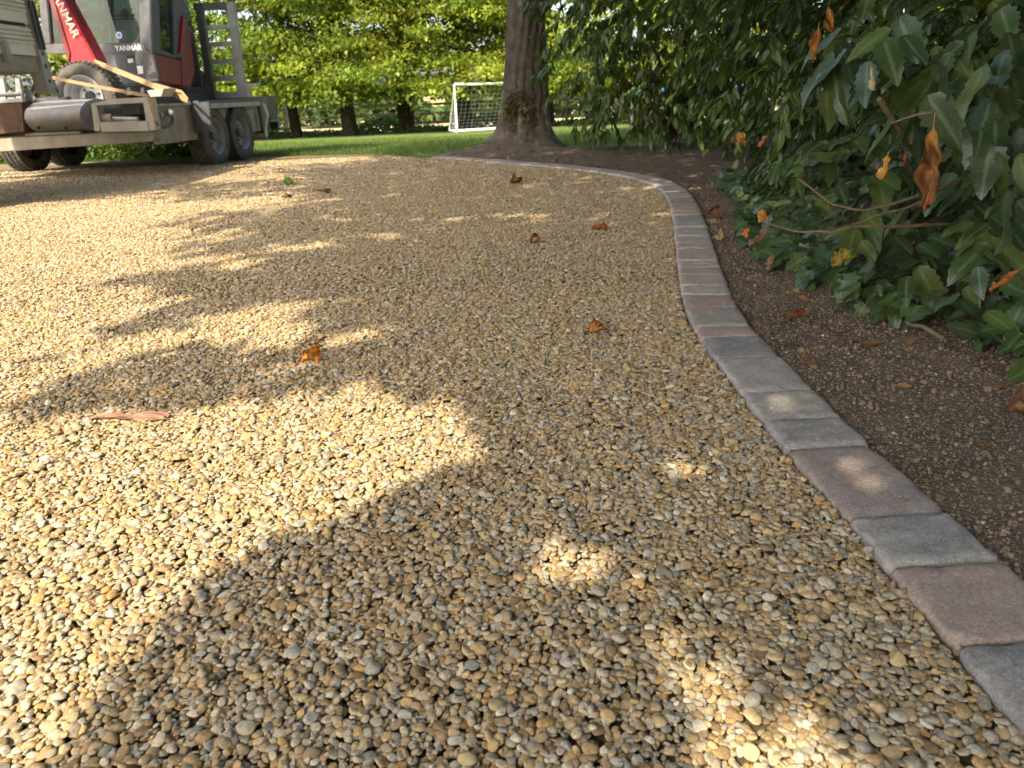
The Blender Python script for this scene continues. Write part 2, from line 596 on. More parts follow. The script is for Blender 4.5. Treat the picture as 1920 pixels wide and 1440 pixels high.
# --- gravel drive base sheet: left of the edging up to the lawn
k_idx = np.arange(0, len(KL), 12)
right = [tuple(kpt(KS[i], 0.03)) for i in k_idx]
poly = right + [(-1.65, 9.80), (-3.3, 10.2), (-8, 11.15), (-16, 12.55), (-16, -6), (-2, -6)]
bm = bmesh.new()
bm.faces.new([bm.verts.new((x, y, -0.011)) for x, y in poly])
bmesh.ops.triangulate(bm, faces=bm.faces)
me = bpy.data.meshes.new('gravel_drive')
bm.to_mesh(me); bm.free()
me.materials.append(M['bed'])
drive = link('gravel_drive', me)
tag(drive, kind='structure')


# --- planting bed
def noise2(x, y, f, seed=0):
    r = np.random.default_rng(seed)
    out = 0
    for _ in range(6):
        k = r.normal(size=2); k = k / np.linalg.norm(k) * f * r.uniform(0.7, 1.5)
        out = out + np.sin(k[0] * x + k[1] * y + r.uniform(0, 6.28))
    return out / 6


TRUNK = np.array([0.30, 9.05])


def soil_z(x, y, t):
    z = -0.004 + 0.05 * sm(0.2, 1.6, t) + 0.012 * noise2(x, y, 9, 1) * sm(0.0, 0.25, t) + 0.006 * noise2(x, y, 32, 2) * sm(0, .1, t)
    d2 = (x - TRUNK[0]) ** 2 + (y - TRUNK[1]) ** 2
    return z + 0.14 * np.exp(-d2 / 0.5)


ss = np.arange(0, KS[-1], 0.05)
ts = np.r_[np.linspace(0.145, 0.6, 16), np.linspace(0.66, 2.0, 20), np.linspace(2.2, 6.5, 18)]
V = []
for s in ss:
    far = sm(KS[-1] - 3.6, KS[-1] - 1.0, s)
    tmax = 6.5 * (1 - far) + 0.85 * far
    tt = 0.145 + (ts - 0.145) * (tmax - 0.145) / (6.5 - 0.145)
    p = kpt(s, tt)
    V.append(np.c_[p[0], p[1], soil_z(p[0], p[1], tt)])
V = np.array(V)
n1, n2 = V.shape[:2]
ii, jj = np.meshgrid(np.arange(n2 - 1), np.arange(n1 - 1))
a = (jj * n2 + ii).ravel()
soil = link('soil_bed', np_mesh('soil_bed', V.reshape(-1, 3), np.c_[a, a + 1, a + n2 + 1, a + n2], M['soil'], True))
tag(soil, kind='structure')

# ------------------------------------------------------------------ block edging
edging = empty('block_edging', (*kpt(0.0, 0.08), 0))
tag(edging, 'curving single row of red, mauve and blue-grey tumbled setts edging the gravel', 'edging')
W = 0.158
joint_px = [(1798, 1206), (1671, 1058), (1591, 965), (1476, 836), (1434, 785), (1394, 733), (1345, 669), (1317, 631), (1301, 610), (1286, 575)]
js = []
for px, py in joint_px:
    p = G(px, py, KERB_Z)[:2]
    js.append(KS[((KL - p) ** 2).sum(1).argmin()])
first = []
s = js[0]
for L in (0.24, 0.16, 0.12, 0.24, 0.16):
    s -= L
    if s > 0.02: first.insert(0, s)
joints = first + js
while joints[-1] < KS[-1] - 0.3:
    joints.append(joints[-1] + random.choice([0.12, 0.12, 0.16, 0.16, 0.24]))
WARM = np.array((0.285, 0.245, 0.20))
RED = (0.235, 0.150, 0.128); MAUVE = (0.225, 0.188, 0.175); BLUE = (0.150, 0.150, 0.152); GREY = (0.215, 0.212, 0.20); TAN = (0.275, 0.24, 0.20); BROWN = (0.25, 0.19, 0.16)
known = [(BROWN, RED), (BLUE, GREY), (MAUVE, BROWN), (GREY, BLUE), (GREY, TAN), (MAUVE, GREY), (BLUE, (0.105, 0.118, 0.14)), (MAUVE, RED)]
pal = [(RED, MAUVE), (MAUVE, GREY), (GREY, TAN), (BROWN, RED), (RED, BROWN), (BLUE, GREY), (TAN, MAUVE), (MAUVE, BROWN)]


def block_mesh(L0, L1, w, seed):
    """one tumbled sett: top length L0 on the gravel side, L1 on the bed side"""
    r = np.random.default_rng(seed)
    nu, nv = 15, 15
    hgt = 0.06
    g = np.linspace(-1, 1, nu)
    U, Vv = np.meshgrid(g, g)
    a = np.minimum(1 - np.abs(U), 1 - np.abs(Vv))
    vs, fs = [], []
    ed = 0.10
    def warp(u, v, z):
        x = v * w / 2                                    # across
        l = (L0 * (1 - v) / 2 + L1 * (1 + v) / 2) / 2
        return (x, u * l, z)
    kk = np.sign(g) * (1 - (1 - np.abs(g)) ** 1.5)
    nz = r.normal(0, 1, (nu, nv))
    nz = (nz + np.roll(nz, 1, 0) + np.roll(nz, 1, 1) + np.roll(np.roll(nz, 1, 0), 1, 1)) / 2.2
    chips = [(r.choice([-1, 1]) * r.uniform(.3, 1), r.choice([-1, 1]) * r.uniform(.9, 1), r.uniform(.06, .16)) for _ in range(4)]
    chips += [(b, a, c) for a, b, c in [(r.uniform(-1, 1), r.choice([-1, 1]) * 1.0, r.uniform(.05, .14)) for _ in range(4)]]
    for i in range(nu):
        for j in range(nv):
            u, v = kk[i], kk[j]
            e = max(abs(u), abs(v))
            drop = 0.0042 * sm(0.90, 1.0, e) + 0.004 * sm(0.9, 1, abs(u)) * sm(0.9, 1, abs(v))
            jit = 0.022 * nz[i, j] * sm(0.85, 1.0, e)
            for (cu_, cv_, cr_) in chips:
                drop += 0.005 * max(0.0, 1 - math.hypot(u - cu_, v - cv_) / cr_)
            cx = 1 - 0.03 * sm(0.8, 1, abs(u)) * sm(0.8, 1, abs(v))
            vs.append(warp(u * cx * (1 + jit * 0.6), v * cx * (1 + jit * 0.6), -drop + 0.0010 * nz[j, i]))
    for i in range(nu - 1):
        for j in range(nv - 1):
            q = i * nv + j
            fs.append((q, q + 1, q + nv + 1, q + nv))
    ring = [(0, j) for j in range(nv)] + [(i, nv - 1) for i in range(1, nu)] + [(nu - 1, j) for j in range(nv - 2, -1, -1)] + [(i, 0) for i in range(nu - 2, 0, -1)]
    base = len(vs)
    for lvl, (grow, z) in enumerate([(1.02, -0.014), (1.02, -hgt)]):
        for (i, j) in ring:
            x, y, _ = vs[i * nv + j]
            vs.append((x * grow, y * grow, z + r.normal(0, 0.0006)))
    m = len(ring)
    for k in range(m):
        k2 = (k + 1) % m
        a0, a1 = ring[k][0] * nv + ring[k][1], ring[k2][0] * nv + ring[k2][1]
        fs.append((a0, a1, base + k2, base + k))
        fs.append((base + k, base + k2, base + m + k2, base + m + k))
    return vs, fs


e_loc = np.array(edging.location)
for i in range(len(joints) - 1):
    s0, s1 = joints[i], joints[i + 1]
    gap = 0.0035
    smid = (s0 + s1) / 2
    A0, A1 = kpt(s0, 0.0), kpt(s1, 0.0)
    B0, B1 = kpt(s0, W), kpt(s1, W)
    L0, L1 = np.linalg.norm(A1 - A0) - gap * 2, np.linalg.norm(B1 - B0) - gap * 2
    vs, fs = block_mesh(L0, L1, W, i)
    me = mesh_of('sett', vs, fs, M['paver'], True)
    bm = bmesh.new(); bm.from_mesh(me); bmesh.ops.recalc_face_normals(bm, faces=bm.faces); bm.to_mesh(me); bm.free()
    mid = (A0 + A1 + B0 + B1) / 4
    d = (A1 + B1 - A0 - B0); ang = math.atan2(d[1], d[0]) - math.pi / 2
    o = link('sett', me, edging)
    o.location = (mid[0] - e_loc[0], mid[1] - e_loc[1], KERB_Z + random.uniform(-0.002, 0.002))
    o.rotation_euler = (random.uniform(-.012, .012), random.uniform(-.012, .012), ang + random.uniform(-.01, .01))
    kx = i - len(first)
    ta, tb = known[kx] if 0 <= kx < len(known) else random.choice(pal)
    if kx < 0: ta, tb = pal[(i * 3) % len(pal)]
    j = random.uniform(1.05, 1.3)
    if kx == -1: ta, tb = GREY, BLUE
    ta = np.array(ta) * .65 + WARM * .35; tb = np.array(tb) * .65 + WARM * .35
    o['tint'] = [float(c * j * 1.12) for c in ta] + [1.0]
    o['tint_b'] = [float(c * j * 1.12) for c in tb] + [1.0]
# mortar haunch under the setts, dark sand in the joints
hv, hf = [], []
for i, s in enumerate(np.arange(joints[0], joints[-1], 0.04)):
    for t, z in ((0.008, 0.004), (W - 0.008, 0.004), (W - 0.012, -0.07), (0.012, -0.07)):
        p = kpt(s, t); hv.append((p[0] - e_loc[0], p[1] - e_loc[1], z))
    if i:
        b = (i - 1) * 4
        for k in range(4): hf.append((b + k, b + 4 + k, b + 4 + (k + 1) % 4, b + (k + 1) % 4))
link('joint_sand', mesh_of('joint_sand', hv, hf, M['soil']), edging)


# ------------------------------------------------------------------ gravel
def pebble_proto(seed, angular):
    r = np.random.default_rng(seed)
    bm = bmesh.new()
    bmesh.ops.create_icosphere(bm, subdivisions=3, radius=1.0)
    V = np.array([v.co for v in bm.verts])
    ph = r.uniform(0, 6.28, (3, 4)); kk = r.normal(0, 1.3, (3, 4, 3))
    for c in range(3):
        for q in range(4):
            V[:, c] += 0.055 * np.sin(V @ kk[c, q] + ph[c, q])
    for _ in range(angular):
        n = r.normal(size=3); n[2] *= 0.8; n /= np.linalg.norm(n)
        h = r.uniform(0.55, 0.88)
        ex = V @ n - h
        V -= np.where(ex > 0, ex * 0.85, 0)[:, None] * n[None]
    V /= np.abs(V).max(0)
    asp = r.uniform(0.62, 0.92)
    V *= np.array([1.0, asp, r.uniform(0.34, 0.56)])
    for v, c in zip(bm.verts, V): v.co = c
    me = bpy.data.meshes.new('pebble')
    bm.to_mesh(me); bm.free()
    me.polygons.foreach_set('use_smooth', [True] * len(me.polygons))
    me.materials.append(M['stone'])
    return me, V[:, 1].max(), V[:, 2].max()


protos = bpy.data.collections.new('pebble_shapes')
PB = []
for k in range(16):
    me, b, c = pebble_proto(100 + k, [0, 2, 3, 5, 7, 9][k % 6])
    o = bpy.data.objects.new('pebble_shape_%02d' % k, me)
    protos.objects.link(o)
    PB.append((me, b, c))
PAL = np.array([(0.43, 0.325, 0.19), (0.41, 0.285, 0.14), (0.35, 0.255, 0.145), (0.37, 0.325, 0.24), (0.36, 0.335, 0.285), (0.47, 0.40, 0.29),
                (0.50, 0.46, 0.38), (0.26, 0.18, 0.10), (0.44, 0.28, 0.11), (0.26, 0.245, 0.215)])
PALP = np.array([.22, .13, .14, .17, .10, .10, .04, .06, .02, .02])


def tints(n):
    t = np.array([1.01, 0.99, .91]) * PAL[rng.choice(len(PAL), n, p=PALP)] * rng.uniform(0.82, 1.18, (n, 1))
    return np.c_[np.clip(t, 0, 0.8), np.ones(n)]


# near field: stones dropped one after another on a height grid
GX0, GX1, GY0, GY1, CELL = -2.75, 1.2, 0.30, 2.65, 0.0022
gw, gh = int((GX1 - GX0) / CELL), int((GY1 - GY0) / CELL)
HG = np.zeros((gh, gw), np.float32)
cx, cy = [], []
for lay in range(3):                                  # three jittered passes so that no patch stays bare
    sp_ = (0.0104, 0.0104, 0.0150)[lay]
    ax, ay = np.meshgrid(np.arange(GX0 + .04, GX1 - .04, sp_), np.arange(GY0 + .04, GY1 - .04, sp_))
    o_ = rng.permutation(ax.size)
    cx.append(ax.ravel()[o_] + rng.uniform(-.5, .5, ax.size) * sp_); cy.append(ay.ravel()[o_] + rng.uniform(-.5, .5, ax.size) * sp_)
cx = np.concatenate(cx); cy = np.concatenate(cy)
inview = (cx > -0.86 * cy - 0.35) & (cx < 0.86 * cy + 0.5)
cx, cy = cx[inview], cy[inview]
dk, _ = kerb_side(np.c_[cx, cy])
ok = dk < -0.006
cx, cy, dk = cx[ok], cy[ok], dk[ok]
n = len(cx)
size = np.clip(rng.lognormal(math.log(0.0054), 0.34, n), 0.0028, 0.0125)
vidx = rng.integers(0, 16, n)
pb = np.array([p[1] for p in PB])[vidx]; pc = np.array([p[2] for p in PB])[vidx]
yaw = rng.uniform(0, 6.283, n)
NR, NS = 8, 10
sten = {}
szq = np.linspace(0.0028, 0.0125, NS)
for si in range(NS):
    for ri in range(NR):
        r_ = szq[si]; w = int(r_ / CELL) + 1
        q = np.arange(-w, w + 1) * CELL
        X_, Y_ = np.meshgrid(q, q)
        th = ri * math.pi / NR
        u = (X_ * math.cos(th) + Y_ * math.sin(th)) / r_; v = (-X_ * math.sin(th) + Y_ * math.cos(th)) / (r_ * 0.78)
        rho = u * u + v * v
        sten[si, ri] = (w, np.where(rho < 1, np.sqrt(np.clip(1 - rho, 0, 1)), -1).astype(np.float32), rho < 0.8)
si_ = np.clip(((size - 0.0028) / (0.0125 - 0.0028) * (NS - 1)).round().astype(int), 0, NS - 1)
ri_ = ((yaw % math.pi) / math.pi * NR).astype(int) % NR
px_ = ((cx - GX0) / CELL).astype(int); py_ = ((cy - GY0) / CELL).astype(int)
pz = np.empty(n); tx = np.empty(n); ty = np.empty(n)
jit = rng.integers(-5, 6, (n, 2, 2))
for i in range(n):
    w, prof, msk = sten[si_[i], ri_[i]]
    bx, by = px_[i], py_[i]
    if not (12 < bx < gw - 12 and 12 < by < gh - 12):
        pz[i] = HG[by, bx]; tx[i] = ty[i] = 0; continue
    best = HG[by, bx]
    if dk[i] < -0.02:
        for jx, jy in jit[i]:
            hh = HG[by + jy, bx + jx]
            if hh < best: best, px_[i], py_[i] = hh, bx + jx, by + jy
    bx, by = px_[i], py_[i]
    win = HG[by - w:by + w + 1, bx - w:bx + w + 1]
    m_ = win[msk]
    base = 0.88 * m_.mean() + 0.12 * m_.max()
    ch = pc[i] * size[i]
    z = base + ch * 0.42
    pz[i] = z
    tx[i] = (win[w, -1] - win[w, 0]) / (2 * w * CELL)
    ty[i] = (win[-1, w] - win[0, w]) / (2 * w * CELL)
    np.maximum(win, np.where(prof >= 0, z + ch * prof, -1), out=win)
gx = GX0 + (px_ + rng.uniform(0, 1, n)) * CELL; gy = GY0 + (py_ + rng.uniform(0, 1, n)) * CELL
mean_top = float(np.median(HG[HG > 0]))
pz -= mean_top
cen_top = HG[np.clip(py_, 0, gh - 1), np.clip(px_, 0, gw - 1)] - mean_top
keep = (cen_top - (pz + pc * size)) < 0.0045
rot_n = np.c_[np.clip(ty, -.4, .4) + rng.normal(0, .12, n), -np.clip(tx, -.4, .4) + rng.normal(0, .12, n), yaw]
near = dict(p=np.c_[gx, gy, pz], r=rot_n, s=size, i=vidx, t=tints(n))
near = {k: v[keep] for k, v in near.items()}

# far field: one settled layer
fx, fy = [], []
for y0, y1, dens in ((2.60, 4.0, 15000), (4.0, 5.6, 9500), (5.6, 7.6, 5600), (7.6, 11.4, 2600)):
    xl = -0.80 * y1 - 0.5
    m_ = int((1.8 - xl) * (y1 - y0) * dens)
    fx.append(rng.uniform(xl, 1.8, m_)); fy.append(rng.uniform(y0, y1, m_))
fx = np.concatenate(fx); fy = np.concatenate(fy)
ok = (fx > -0.80 * fy - 0.5) & (fy < np.interp(fx, [-16, -8, -3.3, -1.65, -0.9], [12.55, 11.15, 10.2, 9.8, 9.3]))
fx, fy = fx[ok], fy[ok]
d_, s_ = kerb_side(np.c_[fx, fy])
ok = (d_ < -0.006) & ~((s_ > KS[-1] - 0.02) & (fy > 9.3))
fx, fy = fx[ok], fy[ok]
nf = len(fx)
far = dict(p=np.c_[fx, fy, rng.normal(-0.0045, 0.0020, nf)], r=np.c_[rng.normal(0, .24, (nf, 2)), rng.uniform(0, 6.28, nf)],
           s=np.clip(rng.lognormal(math.log(0.0056), 0.30, nf), .0032, .012) * np.interp(fy, [2.6, 4, 5.6, 7.6, 10], [1.0, 1.22, 1.5, 1.9, 2.3]), i=rng.integers(0, 16, nf), t=tints(nf))

# the 300 stones that show largest become parts of their own
dist = np.linalg.norm(near['p'] - CAM, axis=1)
fwd = np.array([0, math.cos(PITCH), -math.sin(PITCH)]); upv = np.array([0, math.sin(PITCH), math.cos(PITCH)])
rel = near['p'] - CAM
zc = rel @ fwd; xc = rel[:, 0] / zc; yc = (rel @ upv) / zc
inside = (np.abs(xc) < 0.66) & (np.abs(yc) < 0.50)
# only those at the top of the heap
gxi = np.clip(((near['p'][:, 0] - GX0) / CELL).astype(int), 0, gw - 1); gyi = np.clip(((near['p'][:, 1] - GY0) / CELL).astype(int), 0, gh - 1)
top = HG[gyi, gxi] - mean_top < near['p'][:, 2] + pc[keep] * near['s'] * 1.05
score = np.where(inside & top, near['s'] / dist, 0)
big = np.argsort(-score)[:300]
for q in big:
    o = link('pebble', PB[near['i'][q]][0], drive)
    o.location = near['p'][q]
    o.rotation_euler = near['r'][q]
    o.scale = (near['s'][q],) * 3
    o['tint'] = [float(c) for c in near['t'][q]]
rest = np.ones(len(near['s']), bool); rest[big] = False


def instancer_group(name, coll):
    g = bpy.data.node_groups.new(name, 'GeometryNodeTree')
    g.interface.new_socket('Geometry', in_out='INPUT', socket_type='NodeSocketGeometry')
    g.interface.new_socket('Geometry', in_out='OUTPUT', socket_type='NodeSocketGeometry')
    gi = g.nodes.new('NodeGroupInput'); go = g.nodes.new('NodeGroupOutput')
    iop = g.nodes.new('GeometryNodeInstanceOnPoints')
    ci = g.nodes.new('GeometryNodeCollectionInfo')
    ci.inputs['Collection'].default_value = coll
    ci.inputs['Separate Children'].default_value = True
    ci.inputs['Reset Children'].default_value = True
    def attr(nm, typ):
        a = g.nodes.new('GeometryNodeInputNamedAttribute')
        a.data_type = typ
        a.inputs['Name'].default_value = nm
        return a.outputs['Attribute']
    e2r = g.nodes.new('FunctionNodeEulerToRotation')
    g.links.new(attr('rot', 'FLOAT_VECTOR'), e2r.inputs[0])
    g.links.new(gi.outputs[0], iop.inputs['Points'])
    g.links.new(ci.outputs[0], iop.inputs['Instance'])
    iop.inputs['Pick Instance'].default_value = True
    g.links.new(attr('idx', 'INT'), iop.inputs['Instance Index'])
    g.links.new(e2r.outputs[0], iop.inputs['Rotation'])
    g.links.new(attr('scl', 'FLOAT_VECTOR'), iop.inputs['Scale'])
    g.links.new(iop.outputs[0], go.inputs[0])
    return g


def instanced(name, P, Rr, Sc, I, T, coll, parent=None):
    me = bpy.data.meshes.new(name)
    k = len(P)
    me.vertices.add(k)
    me.vertices.foreach_set('co', np.asarray(P, np.float32).ravel())
    if np.ndim(Sc) == 1: Sc = np.repeat(np.asarray(Sc)[:, None], 3, 1)
    for nm, ty, key, arr in (('rot', 'FLOAT_VECTOR', 'vector', Rr), ('scl', 'FLOAT_VECTOR', 'vector', Sc)):
        me.attributes.new(nm, ty, 'POINT').data.foreach_set(key, np.asarray(arr, np.float32).ravel())
    me.attributes.new('idx', 'INT', 'POINT').data.foreach_set('value', np.asarray(I, np.int32))
    me.attributes.new('tint', 'FLOAT_COLOR', 'POINT').data.foreach_set('color', np.asarray(T, np.float32).ravel())
    o = link(name, me, parent)
    md = o.modifiers.new('stones', 'NODES')
    md.node_group = instancer_group(name, coll)
    tag(o, kind='stuff')
    return o


GP = {k: np.concatenate([near[k][rest], far[k]]) for k in near}
instanced('gravel', GP['p'], GP['r'], GP['s'], GP['i'], GP['t'], protos, drive)

# loose stones kicked on to the setts
nst = 46
for q in range(nst):
    s = rng.uniform(js[0] - 0.2, js[-1] + 1.6); t = rng.uniform(0.01, 0.15)
    p = kpt(s, t)
    k = int(rng.integers(0, 16)); sz = rng.uniform(0.0022, 0.0058)
    o = link('stray_pebble', PB[k][0], edging)
    o.location = (p[0] - e_loc[0], p[1] - e_loc[1], KERB_Z + PB[k][2] * sz * 0.85 - 0.001)
    o.rotation_euler = (0, 0, rng.uniform(0, 6.28)); o.scale = (sz,) * 3
    o['tint'] = [float(c) for c in tints(1)[0]]

# ------------------------------------------------------------------ soil crumbs
ns = 90000
s = js[0] - 0.55 + (rng.uniform(0, 1, ns) ** 1.5) * 5.2
t = 0.15 + rng.uniform(0, 1, ns) ** 1.25 * 1.7
p = np.array([kpt(a, b) for a, b in zip(s, t)])
vis = (np.abs(p[:, 0]) < 0.80 * p[:, 1] + 0.45)
p, t = p[vis], t[vis]; ns = len(p)
sz = np.clip(rng.lognormal(math.log(0.0024), 0.48, ns), .0012, .010)
white = rng.uniform(0, 1, ns) < 0.011
T = np.c_[np.array([0.17, 0.127, 0.086])[None] * rng.uniform(0.65, 1.5, (ns, 1)), np.ones(ns)]
T[white] = np.c_[np.array([0.46, 0.41, 0.32])[None] * rng.uniform(0.6, 1.15, (white.sum(), 1)), np.ones(white.sum())]
sz[white] = rng.uniform(.002, .0052, white.sum())
zz = soil_z(p[:, 0], p[:, 1], t)
o = instanced('soil_crumbs', np.c_[p, zz + sz * 0.2], np.c_[rng.uniform(0, 6.28, (ns, 3))],
              np.c_[sz, sz, sz * 1.5], rng.integers(0, 16, ns), T, protos, soil)
#PART3


# ------------------------------------------------------------------ leaves
def leaf_proto(kind, st=7, fold=0.25, curl=0.25, seed=0):
    """unit-length leaf along +x, normal +z. returns verts, quads(tri pairs), vein weight"""
    r = np.random.default_rng(seed)
    if kind == 'ellipse':
        x = np.linspace(0, 1, st)
        y = 0.21 * np.sin(np.pi * np.clip(x, 0, 1) ** 0.85) ** 0.85
    elif kind == 'lance':
        x = np.linspace(0, 1, st)
        y = 0.17 * np.sin(np.pi * x ** 0.75) ** 0.9
    elif kind == 'spiny':
        x = np.linspace(0, 1, st)
        y = 0.25 * np.sin(np.pi * x ** 0.70) ** 0.75
        y[1:-1] *= np.where(np.arange(1, st - 1) % 2 == 0, 0.86, 1.10)
    elif kind == 'maple':
        x = np.array([0, .12, .25, .38, .50, .62, .75, .88, 1.0])
        y = np.array([0.02, .30, .20, .46, .22, .34, .17, .12, 0.0])
    elif kind == 'ivy':
        x = np.array([0, -0.10, .12, .30, .42, .55, .72, .88, 1.0])
        y = np.array([0.0, .26, .36, .50, .30, .30, .24, .11, 0.0])
    y = y * (1 + r.uniform(-.06, .06, len(y)))
    n = len(x)
    z = -curl * x ** 2 + 0.02 * np.sin(7 * x + r.uniform(0, 6))
    xm = np.maximum.accumulate(x)
    mid = np.c_[xm, 0 * x, z]
    lf = np.c_[x, y, z + fold * y + 0.03 * np.sin(9 * x + 1)]
    rt = np.c_[x, -y, z + fold * y + 0.03 * np.sin(8 * x + 2)]
    V = np.vstack([mid, lf, rt])
    Fq = []
    for i in range(n - 1):
        Fq.append((i, i + 1, n + i + 1, n + i))
        Fq.append((i + 1, i, 2 * n + i, 2 * n + i + 1))
    w = np.r_[np.ones(n), np.zeros(2 * n)]
    return V, np.array(Fq), w


def frames(d, up):
    d = d / np.linalg.norm(d, axis=1)[:, None]
    y = np.cross(up, d)
    l = np.linalg.norm(y, axis=1)[:, None]
    y = np.where(l > 1e-5, y / np.maximum(l, 1e-5), np.array([[1.0, 0, 0]]))
    z = np.cross(d, y)
    return np.stack([d, y, z], axis=2)          # columns


def leaves_mesh(name, protos_, P, Fr, size, col, m):
    """one mesh out of many leaves"""
    N_ = len(P)
    which = rng.integers(0, len(protos_), N_)
    Vs, Fs, Ts, off = [], [], [], 0
    for k, (V, Fq, w) in enumerate(protos_):
        q = np.where(which == k)[0]
        if not len(q): continue
        W_ = np.einsum('nij,vj->nvi', Fr[q], V) * size[q][:, None, None] + P[q][:, None, :]
        Vs.append(W_.reshape(-1, 3))
        Fs.append((Fq[None] + (np.arange(len(q)) * len(V))[:, None, None] + off).reshape(-1, 4))
        c = np.repeat(col[q][:, None, :], len(V), 1)
        Ts.append(np.concatenate([c, np.repeat(w[None, :, None], len(q), 0)], 2).reshape(-1, 4))
        off += len(q) * len(V)
    return np_mesh(name, np.vstack(Vs), np.vstack(Fs), m, True, np.vstack(Ts))


def unit(n):
    v = rng.normal(size=(n, 3))
    return v / np.linalg.norm(v, axis=1)[:, None]


# ------------------------------------------------------------------ shade on the ground, from the photograph
def inpoly(x, y, poly):
    p = np.array(poly, float)
    c = np.zeros(len(x), bool)
    j = len(p) - 1
    for i in range(len(p)):
        xi, yi, xj, yj = *p[i], *p[j]
        cond = ((yi > y) != (yj > y)) & (x < (xj - xi) * (y - yi) / (yj - yi + 1e-12) + xi)
        c ^= cond
        j = i
    return c


def ground_poly(px):
    return [G(a, b)[:2] for a, b in px]


def oval(x, y, a, b, k=10):
    return [(x + a * math.cos(t), y + b * math.sin(t)) for t in np.linspace(0, 2 * math.pi, k, endpoint=False)]


SH = [[(95, 1440), (170, 1290), (300, 1130), (430, 1065), (560, 995), (700, 945), (780, 895), (850, 880), (890, 800), (860, 760), (760, 720), (700, 690), (660, 640),
       (600, 600), (520, 575), (480, 545), (500, 500), (470, 470), (480, 440), (520, 405), (560, 380), (620, 355), (560, 335), (600, 318), (750, 300), (800, 290),
       (1050, 285), (1920, 300), (1920, 1440)],
      [(178, 514), (260, 498), (400, 502), (520, 515), (520, 575), (400, 562), (280, 548)],
      [(225, 470), (281, 456), (398, 452), (520, 450), (520, 482), (398, 480), (281, 477)],
      [(305, 425), (360, 403), (422, 393), (560, 388), (560, 425), (422, 434)],
      [(244, 360), (330, 346), (469, 340), (620, 343), (600, 366), (469, 374), (300, 374)],
      [(488, 322), (600, 308), (760, 298), (760, 325), (600, 332)],
      [(0, 668), (155, 626), (328, 566), (480, 556), (480, 592), (328, 608), (155, 662), (0, 712)],
      [(0, 740), (140, 698), (281, 650), (400, 640), (470, 668), (560, 640), (700, 650), (720, 700), (640, 742), (520, 757), (300, 762), (140, 792), (0, 802)]]
LIT = [[(992, 998), (1040, 978), (1082, 1005), (1078, 1062), (1022, 1075), (992, 1035)],
       [(1215, 1190), (1295, 1205), (1420, 1280), (1600, 1450), (1640, 1560), (1420, 1560), (1370, 1450), (1285, 1335)],
       oval(1100, 715, 48, 14), oval(1165, 1085, 50, 34), oval(1285, 875, 36, 24), oval(985, 404, 34, 7), oval(835, 415, 30, 7), oval(605, 465, 36, 8),
       oval(510, 467, 45, 10), oval(690, 625, 40, 24), oval(590, 560, 55, 14), oval(820, 850, 60, 30), oval(760, 445, 40, 8), oval(1450, 760, 26, 34), oval(1600, 900, 45, 22), oval(1085, 333, 45, 5), oval(1220, 352, 50, 7)]
SHp = [ground_poly(p) for p in SH]
LITp = [ground_poly(p) for p in LIT]


def shaded(x, y):
    c = np.zeros(len(x), bool)
    for p in SHp: c |= inpoly(x, y, p)
    right = x > np.interp(y, [-3, 0.6, 1.5, 4, 8, 9, 15], [0.2, 0.4, 0.6, 0.7, -0.4, -1.5, -1.6])
    c |= right & (x < 7) & (y < 14.3)
    c |= (y < 0.60) & (x > -0.62)
    for p in LITp: c &= ~inpoly(x, y, p)
    return c


LEAF = 0.15
ng = int(12 * 18 / (LEAF * LEAF * 0.40) * 3.6)
sx = np.r_[rng.uniform(-4.5, 7.5, ng), rng.uniform(-1.5, 1.6, ng // 14)]; sy = np.r_[rng.uniform(-2.0, 14.5, ng), rng.uniform(0.3, 3.6, ng // 14)]
ng = len(sx)
ok = shaded(sx, sy)
# keep whole leaves inside the shade near the camera
for dx, dy in ((.06, 0), (-.06, 0), (0, .06), (0, -.06)):
    ok &= shaded(sx + dx, sy + dy) | (sy > 6)
# two more passes of leaves where the shade is deep and close
thin = (sx > 1.5) & (rng.uniform(0, 1, ng) < 0.25)
ok &= ~thin
# the fingers at the edge of the shade are only half filled
ok &= inpoly(sx, sy, SHp[0]) | (sx > 0.3) | (rng.uniform(0, 1, ng) < np.where(sy < 2.6, .30, .48))
sx, sy = sx[ok], sy[ok]
# jittered leaf positions blur the outline of the shade further off
fz_ = np.interp(sy, [1.2, 2.0, 4.0, 8.0], [.0, .05, .11, .16])
sx = sx + rng.normal(0, 1, len(sx)) * fz_; sy = sy + rng.normal(0, 1, len(sy)) * fz_
lam = (np.interp(sy, [1.3, 3.0], [2.3, 3.5]) + rng.uniform(0, 1, len(sx)) ** 1.3 * np.interp(sy, [1.3, 3.0], [.9, 2.5]) + 0.10 * np.clip(sy, 0, 14)) / math.sin(SUN_EL)
crownP = np.c_[sx, sy, np.zeros(len(sx))] + TO_SUN[None] * lam[:, None]  # unseen crown shaped to cast this shade; low near leaves replace the photographer

# ------------------------------------------------------------------ trees
PM = [leaf_proto('maple', fold=0.15, curl=0.15, seed=i) for i in range(4)]
PR = []
for i in range(4):
    # light four-face leaf for far foliage
    r_ = np.random.default_rng(i)
    V = np.array([(0, 0, 0), (.35, .34, .05), (1, 0, -.12), (.35, -.34, .05), (.5, 0, -.02)])
    V[:, 2] += r_.uniform(-.05, .05, 5)
    PR.append((V, np.array([(0, 4, 1, 1), (4, 2, 1, 1), (0, 3, 4, 4), (4, 3, 2, 2)]), np.zeros(5)))
# as clean quads
PR = [(V, np.array([(0, 3, 4, 1), (4, 3, 2, 1)]), w) for V, _, w in PR]


